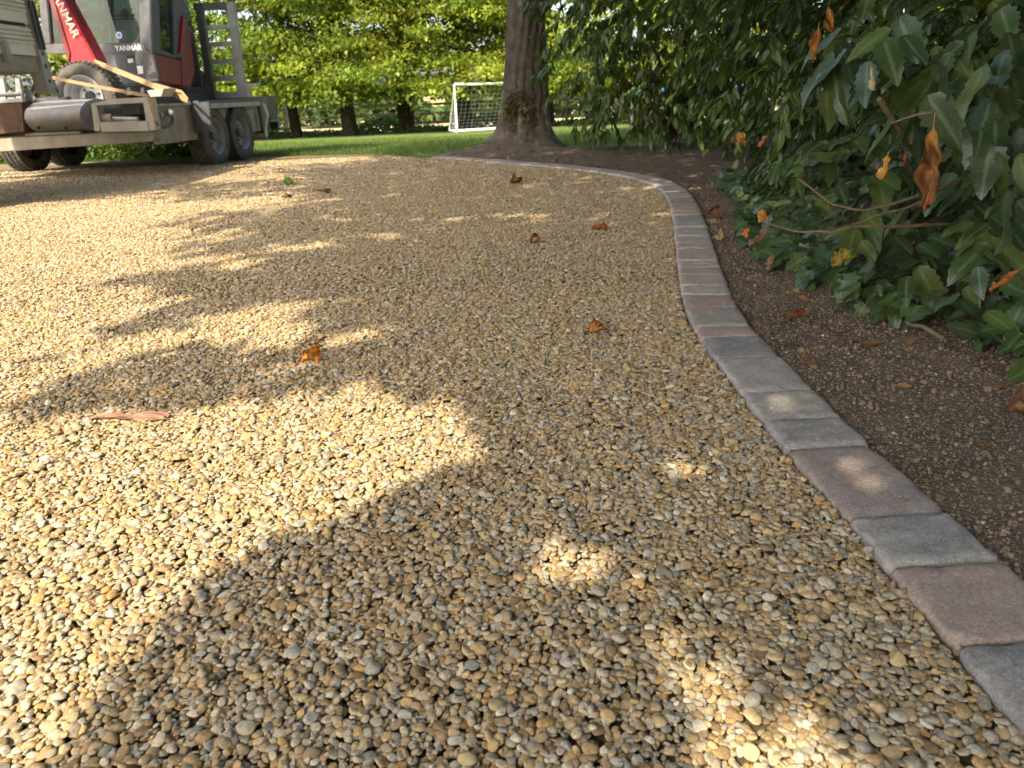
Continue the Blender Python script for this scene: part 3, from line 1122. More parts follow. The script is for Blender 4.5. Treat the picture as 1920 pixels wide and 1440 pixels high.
def trunk_mesh(base, top, r0, r1, flare=0.0, seed=0, sides=14, rings=16, lump=0.05, bend=0.15):
    r = np.random.default_rng(seed)
    base = np.array(base, float); top = np.array(top, float)
    vs, fs = [], []
    ph = r.uniform(0, 6.28, 6)
    b = r.normal(0, bend, 2)
    for i in range(rings + 1):
        t = i / rings
        tt = t ** 1.5 if flare else t
        c = base + (top - base) * tt + np.array([b[0], b[1], 0]) * math.sin(math.pi * tt)
        rad = r0 + (r1 - r0) * tt
        hgt = (top[2] - base[2]) * tt
        for k in range(sides):
            a = 2 * math.pi * k / sides
            fl = flare * math.exp(-hgt / 0.18) * (0.75 + 0.5 * math.sin(3 * a + ph[0]) + 0.35 * math.sin(5 * a + ph[1]))
            q = rad * (1 + lump * math.sin(4 * a + ph[2] + 2 * t) + lump * 0.6 * math.sin(7 * a + ph[3] - 5 * t)) + max(fl, 0)
            vs.append((c[0] + q * math.cos(a), c[1] + q * math.sin(a), c[2]))
    for i in range(rings):
        for k in range(sides):
            k2 = (k + 1) % sides
            fs.append((i * sides + k, i * sides + k2, (i + 1) * sides + k2, (i + 1) * sides + k))
    return vs, fs


def limb_path(a, b, sag=0.3, n=6):
    a = Vector(a); b = Vector(b)
    out = []
    for i in range(n + 1):
        t = i / n
        p = a.lerp(b, t)
        p.z += sag * math.sin(math.pi * t) * (b - a).length * 0.25
        p += Vector(rng.normal(0, 0.02 * (b - a).length, 3)) * (1 if 0 < i < n else 0)
        out.append(p)
    return out


def rebase(verts, o):
    return [(v[0] - o[0], v[1] - o[1], v[2] - o[2]) for v in verts]


def make_tree(name, label, base, height, r0, P, size, colf, m_bark, group=None, flare=0.12, nl=9, fork=0.45, proto=PR, m_leaf=None, flat=0.7, smooth_sides=14):
    """trunk, limbs reaching into the crown, crown of leaves at the given points P"""
    base = np.array(base, float)
    t = empty(name, base)
    tag(t, label, 'tree', group)
    cen = P.mean(0) if len(P) else base + np.array([0, 0, height])
    top = base + np.array([0, 0, height]) + np.r_[(cen - base)[:2] * 0.12, 0]
    vs, fs = trunk_mesh(base - np.array([0, 0, .15]), top, r0, r0 * 0.35, flare, seed=len(P), sides=smooth_sides)
    link('trunk', mesh_of('trunk', rebase(vs, base), fs, m_bark, True), t)
    if len(P):
        for q in P[rng.choice(len(P), nl)]:
            k = rng.uniform(fork, 0.95)
            a = base + (top - base) * k
            mb = MB()
            e = a + (q - a) * rng.uniform(0.7, 1.0)
            pts = limb_path(a, e)
            rr = r0 * (0.45 - 0.22 * k)
            mb.tube([np.array(p) - base for p in pts], np.linspace(rr, 0.012, len(pts)), 7)
            mb.build('limb', m_bark, t, True)
        n = len(P)
        up = unit(n) * flat + np.array([0, 0, 0.9])[None] * 1.0
        d = unit(n); d[:, 2] -= 0.35
        P = P - d / np.linalg.norm(d, axis=1)[:, None] * size[:, None] * .5
        me = leaves_mesh('crown', proto, P - base[None], frames(d, up), size, colf, m_leaf or M['leaf_tree'])
        tag(link('crown', me, t), kind='stuff')
    return t


def green(n, base, spread_=0.25):
    c = np.array(base)[None] * rng.uniform(1 - spread_, 1 + spread_, (n, 1))
    c[:, 0] *= rng.uniform(0.85, 1.2, n)
    return c


# trees whose crowns shade the drive; their trunks stand behind and left of the camera
tr_base = np.array([(-1.6, -3.4), (1.9, -3.0), (-10.0, 5.0)])
own = ((crownP[:, None, :2] - tr_base[None]) ** 2).sum(2).argmin(1)
labs = ['big leafy tree left behind the photographer shading the near gravel', 'big leafy tree behind the photographer shading the planting bed', 'big leafy tree beyond the tipper body shading the lawn']
for k in range(3):
    P = crownP[own == k]
    make_tree('shade_tree', labs[k], (*tr_base[k], -0.02), 6.0, 0.30, P, rng.uniform(0.12, 0.19, len(P)), green(len(P), (0.07, 0.11, 0.022)), M['bark_far'],
              'trees shading the drive', nl=5, proto=PM)

# the big trunk standing in the bed
n = 9000
q = unit(n) * (rng.uniform(0, 1, (n, 1)) ** 0.4) * np.array([[3.0, 2.8, 2.3]]) + np.array([[TRUNK[0] + 0.3, TRUNK[1] + 0.6, 6.6]])
vz = 0.12
bigt = make_tree('broadleaf_tree', 'stout brown trunk with mossy flared foot in the planting bed', (TRUNK[0], TRUNK[1], vz), 7.0, 0.255, q, rng.uniform(.12, .2, n), green(n, (.075, .115, .022)),
                 M['bark'], None, flare=0.34, nl=10, fork=0.55, proto=PM, smooth_sides=40)
# deep bark ridges on that trunk
tm = [c for c in bigt.children if c.name.startswith('trunk')][0]
vs, fs = trunk_mesh((0, 0, -0.18), (-0.15, 0.1, 7.0), 0.27, 0.13, 0.36, 5, 72, 60, 0.03, 0.05)
vs = np.array(vs)
ang = np.arctan2(vs[:, 1], vs[:, 0])
rid = 0.010 * np.sign(np.sin(ang * 17 + 2.5 * np.sin(vs[:, 2] * 3.1) + np.sin(vs[:, 2] * 9))) * np.abs(np.sin(ang * 17 + 2.5 * np.sin(vs[:, 2] * 3.1))) ** 0.6 + 0.006 * np.sin(ang * 41 + vs[:, 2] * 23)
taper = np.interp(vs[:, 2], [0, .45, 1.0, 1.75, 7], [1.0, .98, .89, .82, .74])
vs[:, :2] *= taper[:, None]
vs[:, 0] += .055 * np.clip(vs[:, 2], 0, 4)
ln = np.hypot(vs[:, 0], vs[:, 1])[:, None]
vs[:, :2] += vs[:, :2] / ln * rid[:, None]
old = tm.data
tm.data = mesh_of('trunk', vs, fs, M['bark'], True)
bpy.data.meshes.remove(old)
# moss cushion low on the camera side
mo = 900
a_ = rng.normal(-1.95, 0.35, mo); z_ = rng.normal(0.33, 0.10, mo)
rr_ = 0.262 + 0.20 * np.exp(-np.clip(z_ + .1, 0, 1) / 0.16)
P = np.c_[np.cos(a_) * rr_, np.sin(a_) * rr_, z_]
mm_ = leaves_mesh('moss_patch', PR, P, frames(unit(mo) + np.array([[0, -.4, -.3]]), unit(mo)), rng.uniform(.02, .045, mo), green(mo, (.075, .075, .015)), M['leaf_laurel'])
tag(link('moss_patch', mm_, bigt), kind='stuff')

# background row of maples beyond the lawn
spots = [(-17.5, 25, 'back'), (-14.5, 21.5, ''), (-11.6, 24.5, ''), (-9.2, 22.3, ''), (-6.15, 23.6, ''), (-4.35, 22.8, ''), (-2.9, 24.3, ''), (-1.1, 23.5, ''), (1.5, 25, ''), (4.4, 22.5, ''), (8.2, 21.5, ''), (12, 19.5, '')]
blabs = ['green maple at the far end of the row left of the loader cab', 'maple behind the cab roof', 'maple seen through the upright loading ramp', 'spreading maple just right of the loading ramp',
         'maple with a forked trunk by the fence rails', 'maple with a dark straight trunk right of the forked one', 'thin-trunked maple between the straight trunk and the goal', 'maple standing right behind the goal net',
         'maple behind the big mossy trunk', 'bright maple showing through the laurel next to the big trunk', 'bright maple showing through the middle of the laurels', 'maple behind the laurels at the far right']
for (x, y, _), lab in zip(spots, blabs):
    z0 = float(gz(x, y)) - 0.02
    hgt = rng.uniform(6.5, 8.0)
    # clumps: layered sprays hanging from a wide crown
    nc = 76
    cen = unit(nc) * (rng.uniform(0, 1, (nc, 1)) ** 0.33) * np.array([[2.9, 2.6, 3.2]]) + np.array([[x, y, z0 + 4.6]])
    low = cen[:, 2] < z0 + 1.75
    cen[low, 2] = z0 + rng.uniform(1.75, 3.2, low.sum())
    # more sprays low on the sunny side facing the drive
    nc2 = 64
    c2 = np.c_[x + rng.normal(0, 1.5, nc2), y - rng.uniform(0.6, 2.7, nc2), z0 + 1.1 + rng.uniform(0, 1, nc2) ** 1.2 * 3.8]
    cen = np.vstack([cen, c2])
    yel = rng.uniform(0, 1, len(cen))
    P, SZ, COL = [], [], []
    for c, yv in zip(cen, yel):
        k = int(rng.integers(110, 200)) if c[2] < z0 + 5 else 30
        e = np.array([[rng.uniform(.45, .85), rng.uniform(.45, .8), rng.uniform(.10, .20)]])
        p = rng.normal(0, 1, (k, 3)) * e * 0.62
        p[:, 2] -= 0.16 * (p[:, 0] ** 2 + p[:, 1] ** 2)
        P.append(c + p)
        SZ.append(rng.uniform(.09, .17, k) * (1 if k > 30 else 1.9))
        b = np.array((0.135, 0.20, 0.035)) if yv < .36 else np.array((0.22, 0.265, 0.04)) if yv < .84 else np.array((0.25, 0.255, 0.035)) if yv < .975 else np.array((0.36, 0.27, 0.03))
        COL.append(b[None] * rng.uniform(.75, 1.25, (k, 1)) * rng.uniform(.8, 1.2))
    P = np.vstack(P)
    make_tree('maple_tree', lab, (x, y, z0), hgt, rng.uniform(.17, .27), P, np.concatenate(SZ), np.vstack(COL), M['bark_far'], 'maples along the far side of the lawn', flare=.1, nl=11, fork=0.28, flat=0.55)

# far treeline and hedge beyond the meadow
n = 26000
x = rng.uniform(-75, 60, n); prof = 3.6 + 1.6 * np.sin(x * .21) + 1.1 * np.sin(x * .53 + 1) + .6 * np.sin(x * 1.3)
y = 72 + rng.normal(0, 2.0, n)
P = np.c_[x, y, gz(x, y) + prof * rng.uniform(0, 1, n) ** 0.8]
me = leaves_mesh('far_treeline', PR, P, frames(unit(n), unit(n)), rng.uniform(.5, 1.0, n), green(n, (.07, .115, .03)), M['leaf_tree'])
o = link('far_treeline', me)
tag(o, 'soft green treeline far off across the dry meadow', 'treeline', kind='stuff')

# fence
fence = empty('post_and_rail_fence', (-12, 27, float(gz(-12, 27))))
tag(fence, 'weathered three-rail wooden fence between lawn and dry meadow', 'fence')
fl = np.array(fence.location)
fa, fb = np.array([-19.0, 26.6]), np.array([12.0, 28.0])
npst = 17
pm = MB().box((-.055, -.055, -.2), (.055, .055, 1.0)).build('post', M['fence'], fence, bevel=.012).data
for o_ in [c for c in fence.children]: bpy.data.objects.remove(o_)
pts_ = []
for i in range(npst):
    p = fa + (fb - fa) * i / (npst - 1)
    z = float(gz(*p)) - 0.05
    pts_.append(np.array([p[0], p[1], z]))
    o = link('post', pm, fence, pts_[-1] - fl)
    o.rotation_euler = (rng.normal(0, .02), rng.normal(0, .02), rng.normal(0, .1)); o.scale = (1, 1, rng.uniform(.96, 1.05))
for i in range(npst - 1):
    for hz in (.28, .58, .88):
        a, b = pts_[i] - fl, pts_[i + 1] - fl
        MB().prism([a + (0, -.075, hz - .045), a + (0, -.075, hz + .045), b + (0, -.075, hz + .045 + rng.normal(0, .01)), b + (0, -.075, hz - .045)], (0, .035, 0)).build('rail', M['fence'], fence)

# undergrowth below the maples and behind the trailer
n = 15000
x = rng.uniform(-18, 9, n); y = 24.6 + rng.normal(0, .8, n)
hb = .10 + .55 * np.clip(noise2(x, y * .2, 1.6, 5) + .25, 0, 1)
P = np.c_[x, y, gz(x, y) + hb * rng.uniform(0, 1, n)]
o = link('undergrowth', leaves_mesh('undergrowth', PR, P, frames(unit(n), unit(n) + np.array([[0, 0, .6]])), rng.uniform(.07, .15, n), green(n, (.06, .095, .022), .4), M['leaf_tree']))
tag(o, 'low dark undergrowth beneath the maples along the fence', 'undergrowth', kind='stuff')
n = 9000
x = rng.uniform(-9, -3.9, n); y = lawn_y(x) + .35 + np.abs(rng.normal(0, .35, n))
hb = .10 + .22 * np.clip(noise2(x, y, 3.5, 9) + .4, 0, 1)
P = np.c_[x, y, gz(x, y) + hb * rng.uniform(0, 1, n) ** 0.8]
o = link('low_weeds', leaves_mesh('low_weeds', PR, P, frames(unit(n), unit(n) + np.array([[0, 0, .6]])), rng.uniform(.035, .075, n), green(n, (.075, .125, .022), .4), M['leaf_tree']))
tag(o, 'strip of low green weeds at the gravel edge behind the trailer', 'weeds', kind='stuff')
# lawn blades along the near edge
n = 42000
x = rng.uniform(-8, 4.5, n); y = lawn_y(x) + rng.uniform(0, 1, n) ** 1.5 * 7.0
bl = (np.array([(0, .05, 0), (0, -.05, 0), (.25, -.02, .95), (.25, .02, .95)]), np.array([(0, 1, 2, 3)]), np.zeros(4))
th = rng.uniform(0, 6.28, n)
Fr = np.zeros((n, 3, 3)); Fr[:, 0, 0] = np.cos(th); Fr[:, 1, 0] = np.sin(th); Fr[:, 0, 1] = -np.sin(th); Fr[:, 1, 1] = np.cos(th); Fr[:, 2, 2] = 1
gb = leaves_mesh('grass', [bl], np.c_[x, y, gz(x, y) - .006], Fr, rng.uniform(.03, .065, n), green(n, (.085, .14, .028), .35), M['blade'])
tag(link('grass', gb, lawn), kind='stuff')

# ------------------------------------------------------------------ shrubs in the bed
PL = [leaf_proto('ellipse', 6, .22, .22, i) for i in range(4)] + [leaf_proto('lance', 6, .25, .3, i) for i in range(2)]
PS = [leaf_proto('spiny', 15, .16, .16, i) for i in range(5)]
PI = [leaf_proto('ivy', fold=.12, curl=.15, seed=i) for i in range(4)]
PE = [leaf_proto('ellipse', 9, .18, .25, i) for i in range(4)]


def sprigs(P, D, per, spacing, lsize, droop=0.35):
    """leaves set alternately along twigs that start at P and run along D"""
    n = len(P)
    D = D / np.linalg.norm(D, axis=1)[:, None]
    out_p, out_d, out_u, out_s, out_i = [], [], [], [], []
    side = np.cross(D, np.array([[0, 0, 1.0]])); side /= np.maximum(np.linalg.norm(side, axis=1)[:, None], 1e-4)
    for k in range(per):
        f = (k + .5) / per
        sg = 1 if k % 2 else -1
        pos = P + D * (f * per * spacing) + np.array([[0, 0, -.02]]) * f * f
        dd = D * (0.45 + 0.6 * f) + side * sg * (0.95 - .5 * f) + unit(n) * .28
        dd[:, 2] -= droop * rng.uniform(.3, 1.5, n)
        uu = np.array([[0, 0, 1.0]]) + unit(n) * .45 + D * .15
        out_p.append(pos); out_d.append(dd); out_u.append(uu)
        out_s.append(lsize * rng.uniform(.65, 1.2, n) * (0.75 + .35 * math.sin(math.pi * f)))
        out_i.append(np.arange(n))
    return np.vstack(out_p), np.vstack(out_d), np.vstack(out_u), np.concatenate(out_s), np.concatenate(out_i)


def clear_mask(P, z_lo=0.03):
    """leaves stay off the drive and the setts, and above the soil"""
    d, s = kerb_side(P[:, :2])
    need = np.interp(P[:, 1], [1.2, 1.6, 2.2, 2.8, 3.2, 4.0, 5.5, 8], [.70, .64, .48, .33, .30, .36, .40, .45])
    need = need - 0.22 * sm(.15, .6, P[:, 2])
    ok = (d > need) & (P[:, 2] > soil_z(P[:, 0], P[:, 1], np.clip(d, .15, 6)) + z_lo * 0.4)
    ok &= np.linalg.norm(P - CAM, axis=1) > 1.32
    return ok


def visible(P):
    rel = P - CAM
    zc = rel @ fwd
    return (zc > .3) & (np.abs(rel[:, 0] / zc) < .72) & (np.abs((rel @ upv) / zc) < .54)


def make_shrub(name, label, base, cen, rad, n_sprig, per, spacing, lsize, protos_, m_leaf, colours, n_single, shell=0.5, group=None, stems=5, extra=None, droop=.35, dmin=.0):
    base = np.array(base, float)
    t = empty(name, base)
    tag(t, label, 'shrub', group)
    cen = np.array(cen, float); rad = np.array(rad, float)
    u = unit(n_sprig)
    rr = shell + (1 - shell) * rng.uniform(0, 1, (n_sprig, 1)) ** 0.6
    P0 = cen + u * rr * rad
    D0 = u * .8 + unit(n_sprig) * .7 + np.array([[0, 0, -.15]])
    if extra is not None:
        P0 = np.vstack([P0, extra[0]]); D0 = np.vstack([D0, extra[1]])
    P, D, U, SZ, I = sprigs(P0, D0, per, spacing, lsize, droop)
    ok = clear_mask(P) & clear_mask(P + D / np.linalg.norm(D, axis=1)[:, None] * SZ[:, None] * .8)
    P, D, U, SZ, I = P[ok], D[ok], U[ok], SZ[ok], I[ok]
    cs = np.array(colours)
    sp_c = cs[rng.integers(0, len(cs), len(P0))]
    col = sp_c[I] * rng.uniform(.75, 1.25, (len(P), 1))
    Fr = frames(D, U)
    vis = visible(P)
    # nearest, outermost leaves become objects
    d = np.linalg.norm(P - CAM, axis=1) - SZ * 4
    score = np.where(vis, d, 1e6)
    sing = np.argsort(score)[:n_single]
    sing = sing[score[sing] < 1e5]
    m_ = np.ones(len(P), bool); m_[sing] = False
    fm = leaves_mesh('foliage', protos_, P[m_] - base, Fr[m_], SZ[m_], col[m_], m_leaf)
    tag(link('foliage', fm, t), kind='stuff')
    var = []
    for k in range(max(8, len(cs) * 3)):
        V, Fq, w = protos_[k % len(protos_)]
        c = cs[k % len(cs)] * rng.uniform(.8, 1.25)
        var.append(np_mesh('leaf', V, Fq, m_leaf, True, np.c_[np.repeat(c[None], len(V), 0), w]))
    for q in sing:
        o = link('leaf', var[int(rng.integers(0, len(var)))], t)
        mt = Matrix([[*(Fr[q][r_] * SZ[q]), (P[q] - base)[r_]] for r_ in range(3)] + [[0, 0, 0, 1]])
        o.matrix_local = mt
    for k in range(stems):
        e = P0[int(rng.integers(0, len(P0)))]
        a = base + np.array([rng.normal(0, .12), rng.normal(0, .12), -.03])
        pts = limb_path(a, e, .25, 7)
        MB().tube([np.array(p) - base for p in pts], np.linspace(.022, .006, len(pts)), 6).build('stem', M['bark_far'], t, True)
    return t


G1 = (.036, .060, .010); G2 = (.054, .086, .013); G3 = (.078, .116, .018); G4 = (.030, .052, .011)
MH = [(.030, .058, .020), (.042, .075, .024), (.036, .066, .014), (.056, .090, .019), (.075, .10, .022)]


def bz(x, y):
    d, s = kerb_side([(x, y)])
    return float(soil_z(np.array(x), np.array(y), np.array(max(d[0], .15))))


shA = make_shrub('laurel_shrub', 'tall drooping laurel just right of the big mossy trunk', (1.95, 8.1, bz(1.95, 8.1)), (1.75, 8.1, 1.55), (1.35, .95, 1.75), 1050, 8, .026, .115, PL, M['leaf_laurel'], [G1, G2, G2, G3], 120, .35,
                 'shrubs massed in the planting bed', 6, droop=.75)
shB = make_shrub('laurel_shrub', 'broad laurel where the edging bends, between trunk side and nearer shrubs', (2.7, 6.2, bz(2.7, 6.2)), (2.65, 6.2, 1.5), (1.35, 1.1, 1.75), 1000, 8, .026, .115, PL, M['leaf_laurel'], [G1, G2, G3, G4], 150, .35,
                 'shrubs massed in the planting bed', 6, droop=.6)
shC = make_shrub('evergreen_shrub', 'dense evergreen shrub with mixed oval leaves overhanging the bend', (2.35, 4.1, bz(2.35, 4.1)), (2.35, 4.1, 1.25), (1.20, 1.15, 1.7), 1050, 8, .024, .098, PL + PE[:2], M['leaf_laurel'], [G1, G2, G4, G4, G2], 190, .4,
                 'shrubs massed in the planting bed', 7, droop=.45)
# hand-set sprays close to the lens, found in the photograph
sp = []
for (px, py, Y, dx, dy, dz) in [(1800, 150, 1.62, -.3, -.1, -.9), (1840, 120, 1.55, .1, -.3, -.8), (1760, 120, 1.7, -.6, -.2, -.5), (1880, 90, 1.5, .1, -.2, -.9), (1900, 170, 1.5, -.1, -.3, -.8), (1720, 130, 1.75, -.7, .0, -.4),
                               (1860, 210, 1.6, .2, -.2, -.8), (1700, 60, 1.9, -.5, -.3, -.5), (1600, 60, 2.1, -.3, -.4, -.7), (1650, 330, 2.1, -.7, -.4, .0), (1560, 300, 2.4, -.8, -.3, -.1), (1580, 340, 2.35, -.8, -.3, -.2),
                               (1540, 370, 2.4, -.7, -.4, -.2), (1620, 290, 2.2, -.8, -.3, .1), (1500, 330, 2.6, -.8, -.2, -.1), (1470, 380, 2.6, -.7, -.4, -.2), (1900, 330, 1.7, -.2, -.5, -.3), (1850, 400, 1.8, -.3, -.6, -.2),
                               (1880, 520, 1.75, -.5, -.6, -.2), (1800, 500, 1.85, -.6, -.5, -.1), (1850, 580, 1.72, -.5, -.6, -.2), (1900, 620, 1.62, -.5, -.6, -.1), (1820, 640, 1.70, -.6, -.5, -.1), (1880, 690, 1.58, -.5, -.5, .0),
                               (1740, 470, 1.95, -.6, -.5, -.1), (1680, 440, 2.1, -.6, -.5, -.1), (1620, 450, 2.25, -.7, -.4, -.1), (1900, 430, 1.7, -.4, -.5, -.2)]:
    sp.append((at(px, py, Y), (dx, dy, dz)))
    sp.append((at(px + rng.uniform(-60, 60), py - rng.uniform(10, 50), Y + rng.uniform(.05, .3)), (dx, dy, dz)))
LS = np.r_[np.full(620, .105), np.full(len(sp), .150)]
LS[-36:] = .115
ex = (np.array([a for a, b in sp]), np.array([b for a, b in sp], float))
shD = make_shrub('mahonia_shrub', 'nearest shrub with large toothed dark leaves and dried brown leaves', (1.85, 2.15, bz(1.85, 2.15)), (1.95, 2.25, .85), (.85, .95, 1.25), 620, 7, .034, LS, PS, M['leaf_mahonia'], MH, 280, .3,
                 'shrubs massed in the planting bed', 8, ex, droop=.35)
shE = make_shrub('backing_shrub', 'dark shrub filling the back of the bed behind the bend', (4.6, 5.0, bz(4.6, 5.0)), (4.6, 5.0, 1.7), (1.7, 2.4, 2.1), 620, 8, .04, .16, PL, M['leaf_laurel'], [G1, G4, G1, G2], 10, .3, 'shrubs massed in the planting bed', 6)
shF = make_shrub('backing_shrub', 'dark shrub at the back of the bed beyond the nearest toothed shrub', (3.7, 2.4, bz(3.7, 2.4)), (3.8, 2.4, 1.6), (1.2, 1.7, 2.0), 420, 8, .04, .15, PL, M['leaf_laurel'], [G1, G4, G1], 10, .3, 'shrubs massed in the planting bed', 6)
shG = make_shrub('backing_shrub', 'loose light-pierced shrub at the lawn side of the laurels', (4.0, 8.6, bz(4.0, 8.6)), (4.1, 8.7, 1.6), (1.6, 1.1, 1.9), 480, 8, .034, .13, PL, M['leaf_laurel'], [G1, G2, G3], 20, .3, 'shrubs massed in the planting bed', 6)

# ivy running out over the soil
ni = 760
yy = 1.45 + rng.uniform(0, 1, ni) ** 1.1 * 3.8
off = np.interp(yy, [1.2, 1.6, 2.2, 2.8, 3.2, 4.2], [.74, .66, .50, .34, .27, .36]) + np.abs(rng.normal(0, .28, ni))
sidx = np.interp(yy, KL[:, 1][:700], KS[:700])
pp = np.array([kpt(a, b) for a, b in zip(sidx, off)])
zz = soil_z(pp[:, 0], pp[:, 1], off) + rng.uniform(.015, .10, ni) + .12 * sm(.1, .6, off - np.interp(yy, [1.2, 1.6, 2.2, 2.8, 3.2, 4.2], [.74, .66, .50, .34, .27, .36]))
P = np.c_[pp, zz]
ivy = empty('ivy_plant', (pp[:, 0].mean(), pp[:, 1].mean(), 0.0))
tag(ivy, 'dusty dark ivy creeping over the soil under the shrubs', 'ivy')
b0 = np.array(ivy.location)
D = np.c_[-np.abs(rng.normal(.6, .5, ni)), rng.normal(-.3, .5, ni), rng.normal(-.25, .25, ni)]
Fr = frames(D, np.array([[-.3, -.35, 1.0]]) + unit(ni) * .4)
SZ = rng.uniform(.045, .085, ni)
var = []
for k in range(12):
    V, Fq, w = PI[k % 4] if k % 3 else PE[k % 4]
    c = np.array(MH[k % 4]) * rng.uniform(.85, 1.35)
    var.append(np_mesh('leaf', V, Fq, M['leaf_mahonia'], True, np.c_[np.repeat(c[None], len(V), 0), w]))
order = np.argsort(np.linalg.norm(P - CAM, axis=1))
for q in order[:290]:
    o = link('leaf', var[int(rng.integers(0, 12))], ivy)
    o.matrix_local = Matrix([[*(Fr[q][r_] * SZ[q]), (P[q] - b0)[r_]] for r_ in range(3)] + [[0, 0, 0, 1]])
rest_ = order[290:]
tag(link('foliage', leaves_mesh('foliage', PI, P[rest_] - b0, Fr[rest_], SZ[rest_], green(len(rest_), MH[1]), M['leaf_mahonia']), ivy), kind='stuff')
for k in range(9):
    i0 = int(rng.integers(0, ni)); a = P[i0]; b = a + np.array([rng.uniform(.2, .5), rng.uniform(.1, .5), .03])
    MB().tube([np.array(p) - b0 for p in limb_path(a, b, .1, 6)], .003, 5).build('vine', M['twig'], ivy, True)


# ------------------------------------------------------------------ bare branches and dead leaves on the near shrubs
def px_path(pts):
    return [at(px, py, Y) for px, py, Y in pts]


def branch(pts, r0, r1, parent, name='branch', m='twig'):
    P = px_path(pts)
    q = []
    for i in range(len(P) - 1):
        for t in (0, .33, .66): q.append(P[i] * (1 - t) + P[i + 1] * t + rng.normal(0, .0012, 3))
    q.append(P[-1])
    b = np.array(parent.location)
    return MB().tube([p - b for p in q], np.linspace(r0, r1, len(q)), 7).build(name, M[m], parent, True)


branch([(1920, 275, 2.1), (1850, 312, 2.0), (1770, 352, 1.95), (1690, 378, 1.9), (1620, 394, 1.9), (1560, 384, 1.92), (1498, 336, 1.95)], .0060, .0026, shD)
branch([(1770, 352, 1.96), (1710, 388, 1.93), (1650, 402, 1.92), (1606, 418, 1.92)], .0045, .0028, shD)
branch([(1920, 428, 2.1), (1800, 420, 2.05), (1700, 424, 2.0), (1600, 425, 2.0), (1560, 436, 2.0), (1490, 434, 2.05), (1430, 414, 2.1)], .0062, .0026, shD)
branch([(1720, 300, 1.95), (1690, 250, 1.9), (1668, 215, 1.88), (1648, 186, 1.86)], .0075, .0065, shD, 'cut_stem')
branch([(1750, 209, 1.55), (1710, 219, 1.6), (1669, 232, 1.66)], .0022, .0026, shD, 'leaf_stalk')
branch([(1850, 665, 1.66), (1815, 670, 1.63)], .005, .005, shD, 'cut_stem')
branch([(1770, 636, 1.75), (1730, 612, 1.8), (1700, 605, 1.85)], .006, .004, shD)


def dead_mesh(L, Wd, seed, curl=1.6, twist=1.2, lobes=0.25, tip=(0.30, 0.12, 0.03), basec=(0.36, 0.17, 0.045), stalk=0.16):
    """dried leaf: stalk, then a crumpled, curled sheet with a ragged outline"""
    r = np.random.default_rng(seed)
    nu, nv = 30, 13
    kk = r.normal(0, 1, (9, 2)) * np.array([[9, 3.2]]); ph = r.uniform(0, 6.28, 12)
    amp = r.uniform(.4, 1, 9)
    flat_ = 1.0 if curl > .75 else curl
    V, T = [], []
    for i in range(nu):
        t = i / (nu - 1)
        tb = max(0.0, (t - stalk) / (1 - stalk))
        w = Wd * (.05 + math.sin(math.pi * min(tb ** 1.15, .99)) ** .62)
        for j in range(nv):
            s = (j / (nv - 1) - .5) * 2
            rag = 1 + lobes * (.6 * math.sin(11 * tb + ph[9] * np.sign(s)) + .5 * math.sin(23 * tb + ph[10] * np.sign(s)))
            nz = sum(a_ * math.sin(k_[0] * t + k_[1] * s + p_) for a_, k_, p_ in zip(amp, kk, ph)) / 4
            fine = math.sin(8.5 * s + 3 * math.sin(5 * t + ph[1])) * math.sin(21 * t + ph[2])
            a = s * curl * (0.55 + .5 * tb + .35 * math.sin(6 * t + ph[3]))
            rad = w * rag / max(curl, .2)
            env = min(1, tb * 3)
            x = t * L + .06 * L * abs(s) * math.sin(15 * t + ph[1]) * env
            y = rad * math.sin(a)
            z = rad * (1 - math.cos(a)) + flat_ * env * (.5 * Wd * nz + .22 * Wd * fine) + .04 * L * math.sin(4 * t + ph[4]) * flat_
            c, q = math.cos(twist * t), math.sin(twist * t)
            V.append((x, y * c - z * q, y * q + z * c))
            k = max(.35, (1 + .5 * nz + .25 * fine)) * r.uniform(.7, 1.2)
            cc = [max(.01, (b * (1 - t) + d * t) * k) for b, d in zip(basec, tip)]
            T.append((*cc, 1 - abs(s)))
    Fq = [(i * nv + j, (i + 1) * nv + j, (i + 1) * nv + j + 1, i * nv + j + 1) for i in range(nu - 1) for j in range(nv - 1)]
    return np_mesh('dead_leaf', V, Fq, M['leaf_dead'], True, T)


def hang(px0, py0, px1, py1, Y, Wd, seed, parent, **kw):
    a, b = at(px0, py0, Y), at(px1, py1, Y - .02)
    L = float(np.linalg.norm(b - a))
    me = dead_mesh(L, Wd, seed, **kw)
    o = link('dead_leaf', me, parent)
    F_ = frames((b - a)[None], np.array([[-.4, -1, .2]]))[0]
    o.matrix_local = Matrix([[*F_[r_], (a - np.array(parent.location))[r_]] for r_ in range(3)] + [[0, 0, 0, 1]])
    return o


h = hang(1752, 212, 1738, 395, 1.58, .042, 3, shD, curl=2.0, twist=.7, lobes=.3, basec=(.42, .22, .07), tip=(.17, .055, .02)); h['label'] = 'big curled orange dead leaf hanging tip down'
hang(1535, 40, 1530, 112, 2.05, .022, 4, shD, curl=1.8, twist=1.0, basec=(.26, .11, .03))
hang(1552, 5, 1560, 60, 2.1, .022, 14, shD, curl=1.8, twist=.6, basec=(.26, .11, .03))
hang(1632, 118, 1640, 168, 1.9, .014, 5, shD, curl=1.2, basec=(.42, .36, .26), tip=(.45, .40, .30))
hang(1685, 270, 1710, 310, 1.85, .022, 6, shD, curl=1.6, basec=(.14, .075, .045), tip=(.12, .06, .035))
hang(1666, 283, 1655, 335, 1.8, .016, 7, shD, curl=1.2, basec=(.55, .30, .05), tip=(.42, .20, .05))
hang(1920, 498, 1856, 545, 1.62, .018, 8, shD, curl=1.8, basec=(.38, .15, .045), tip=(.32, .12, .035))
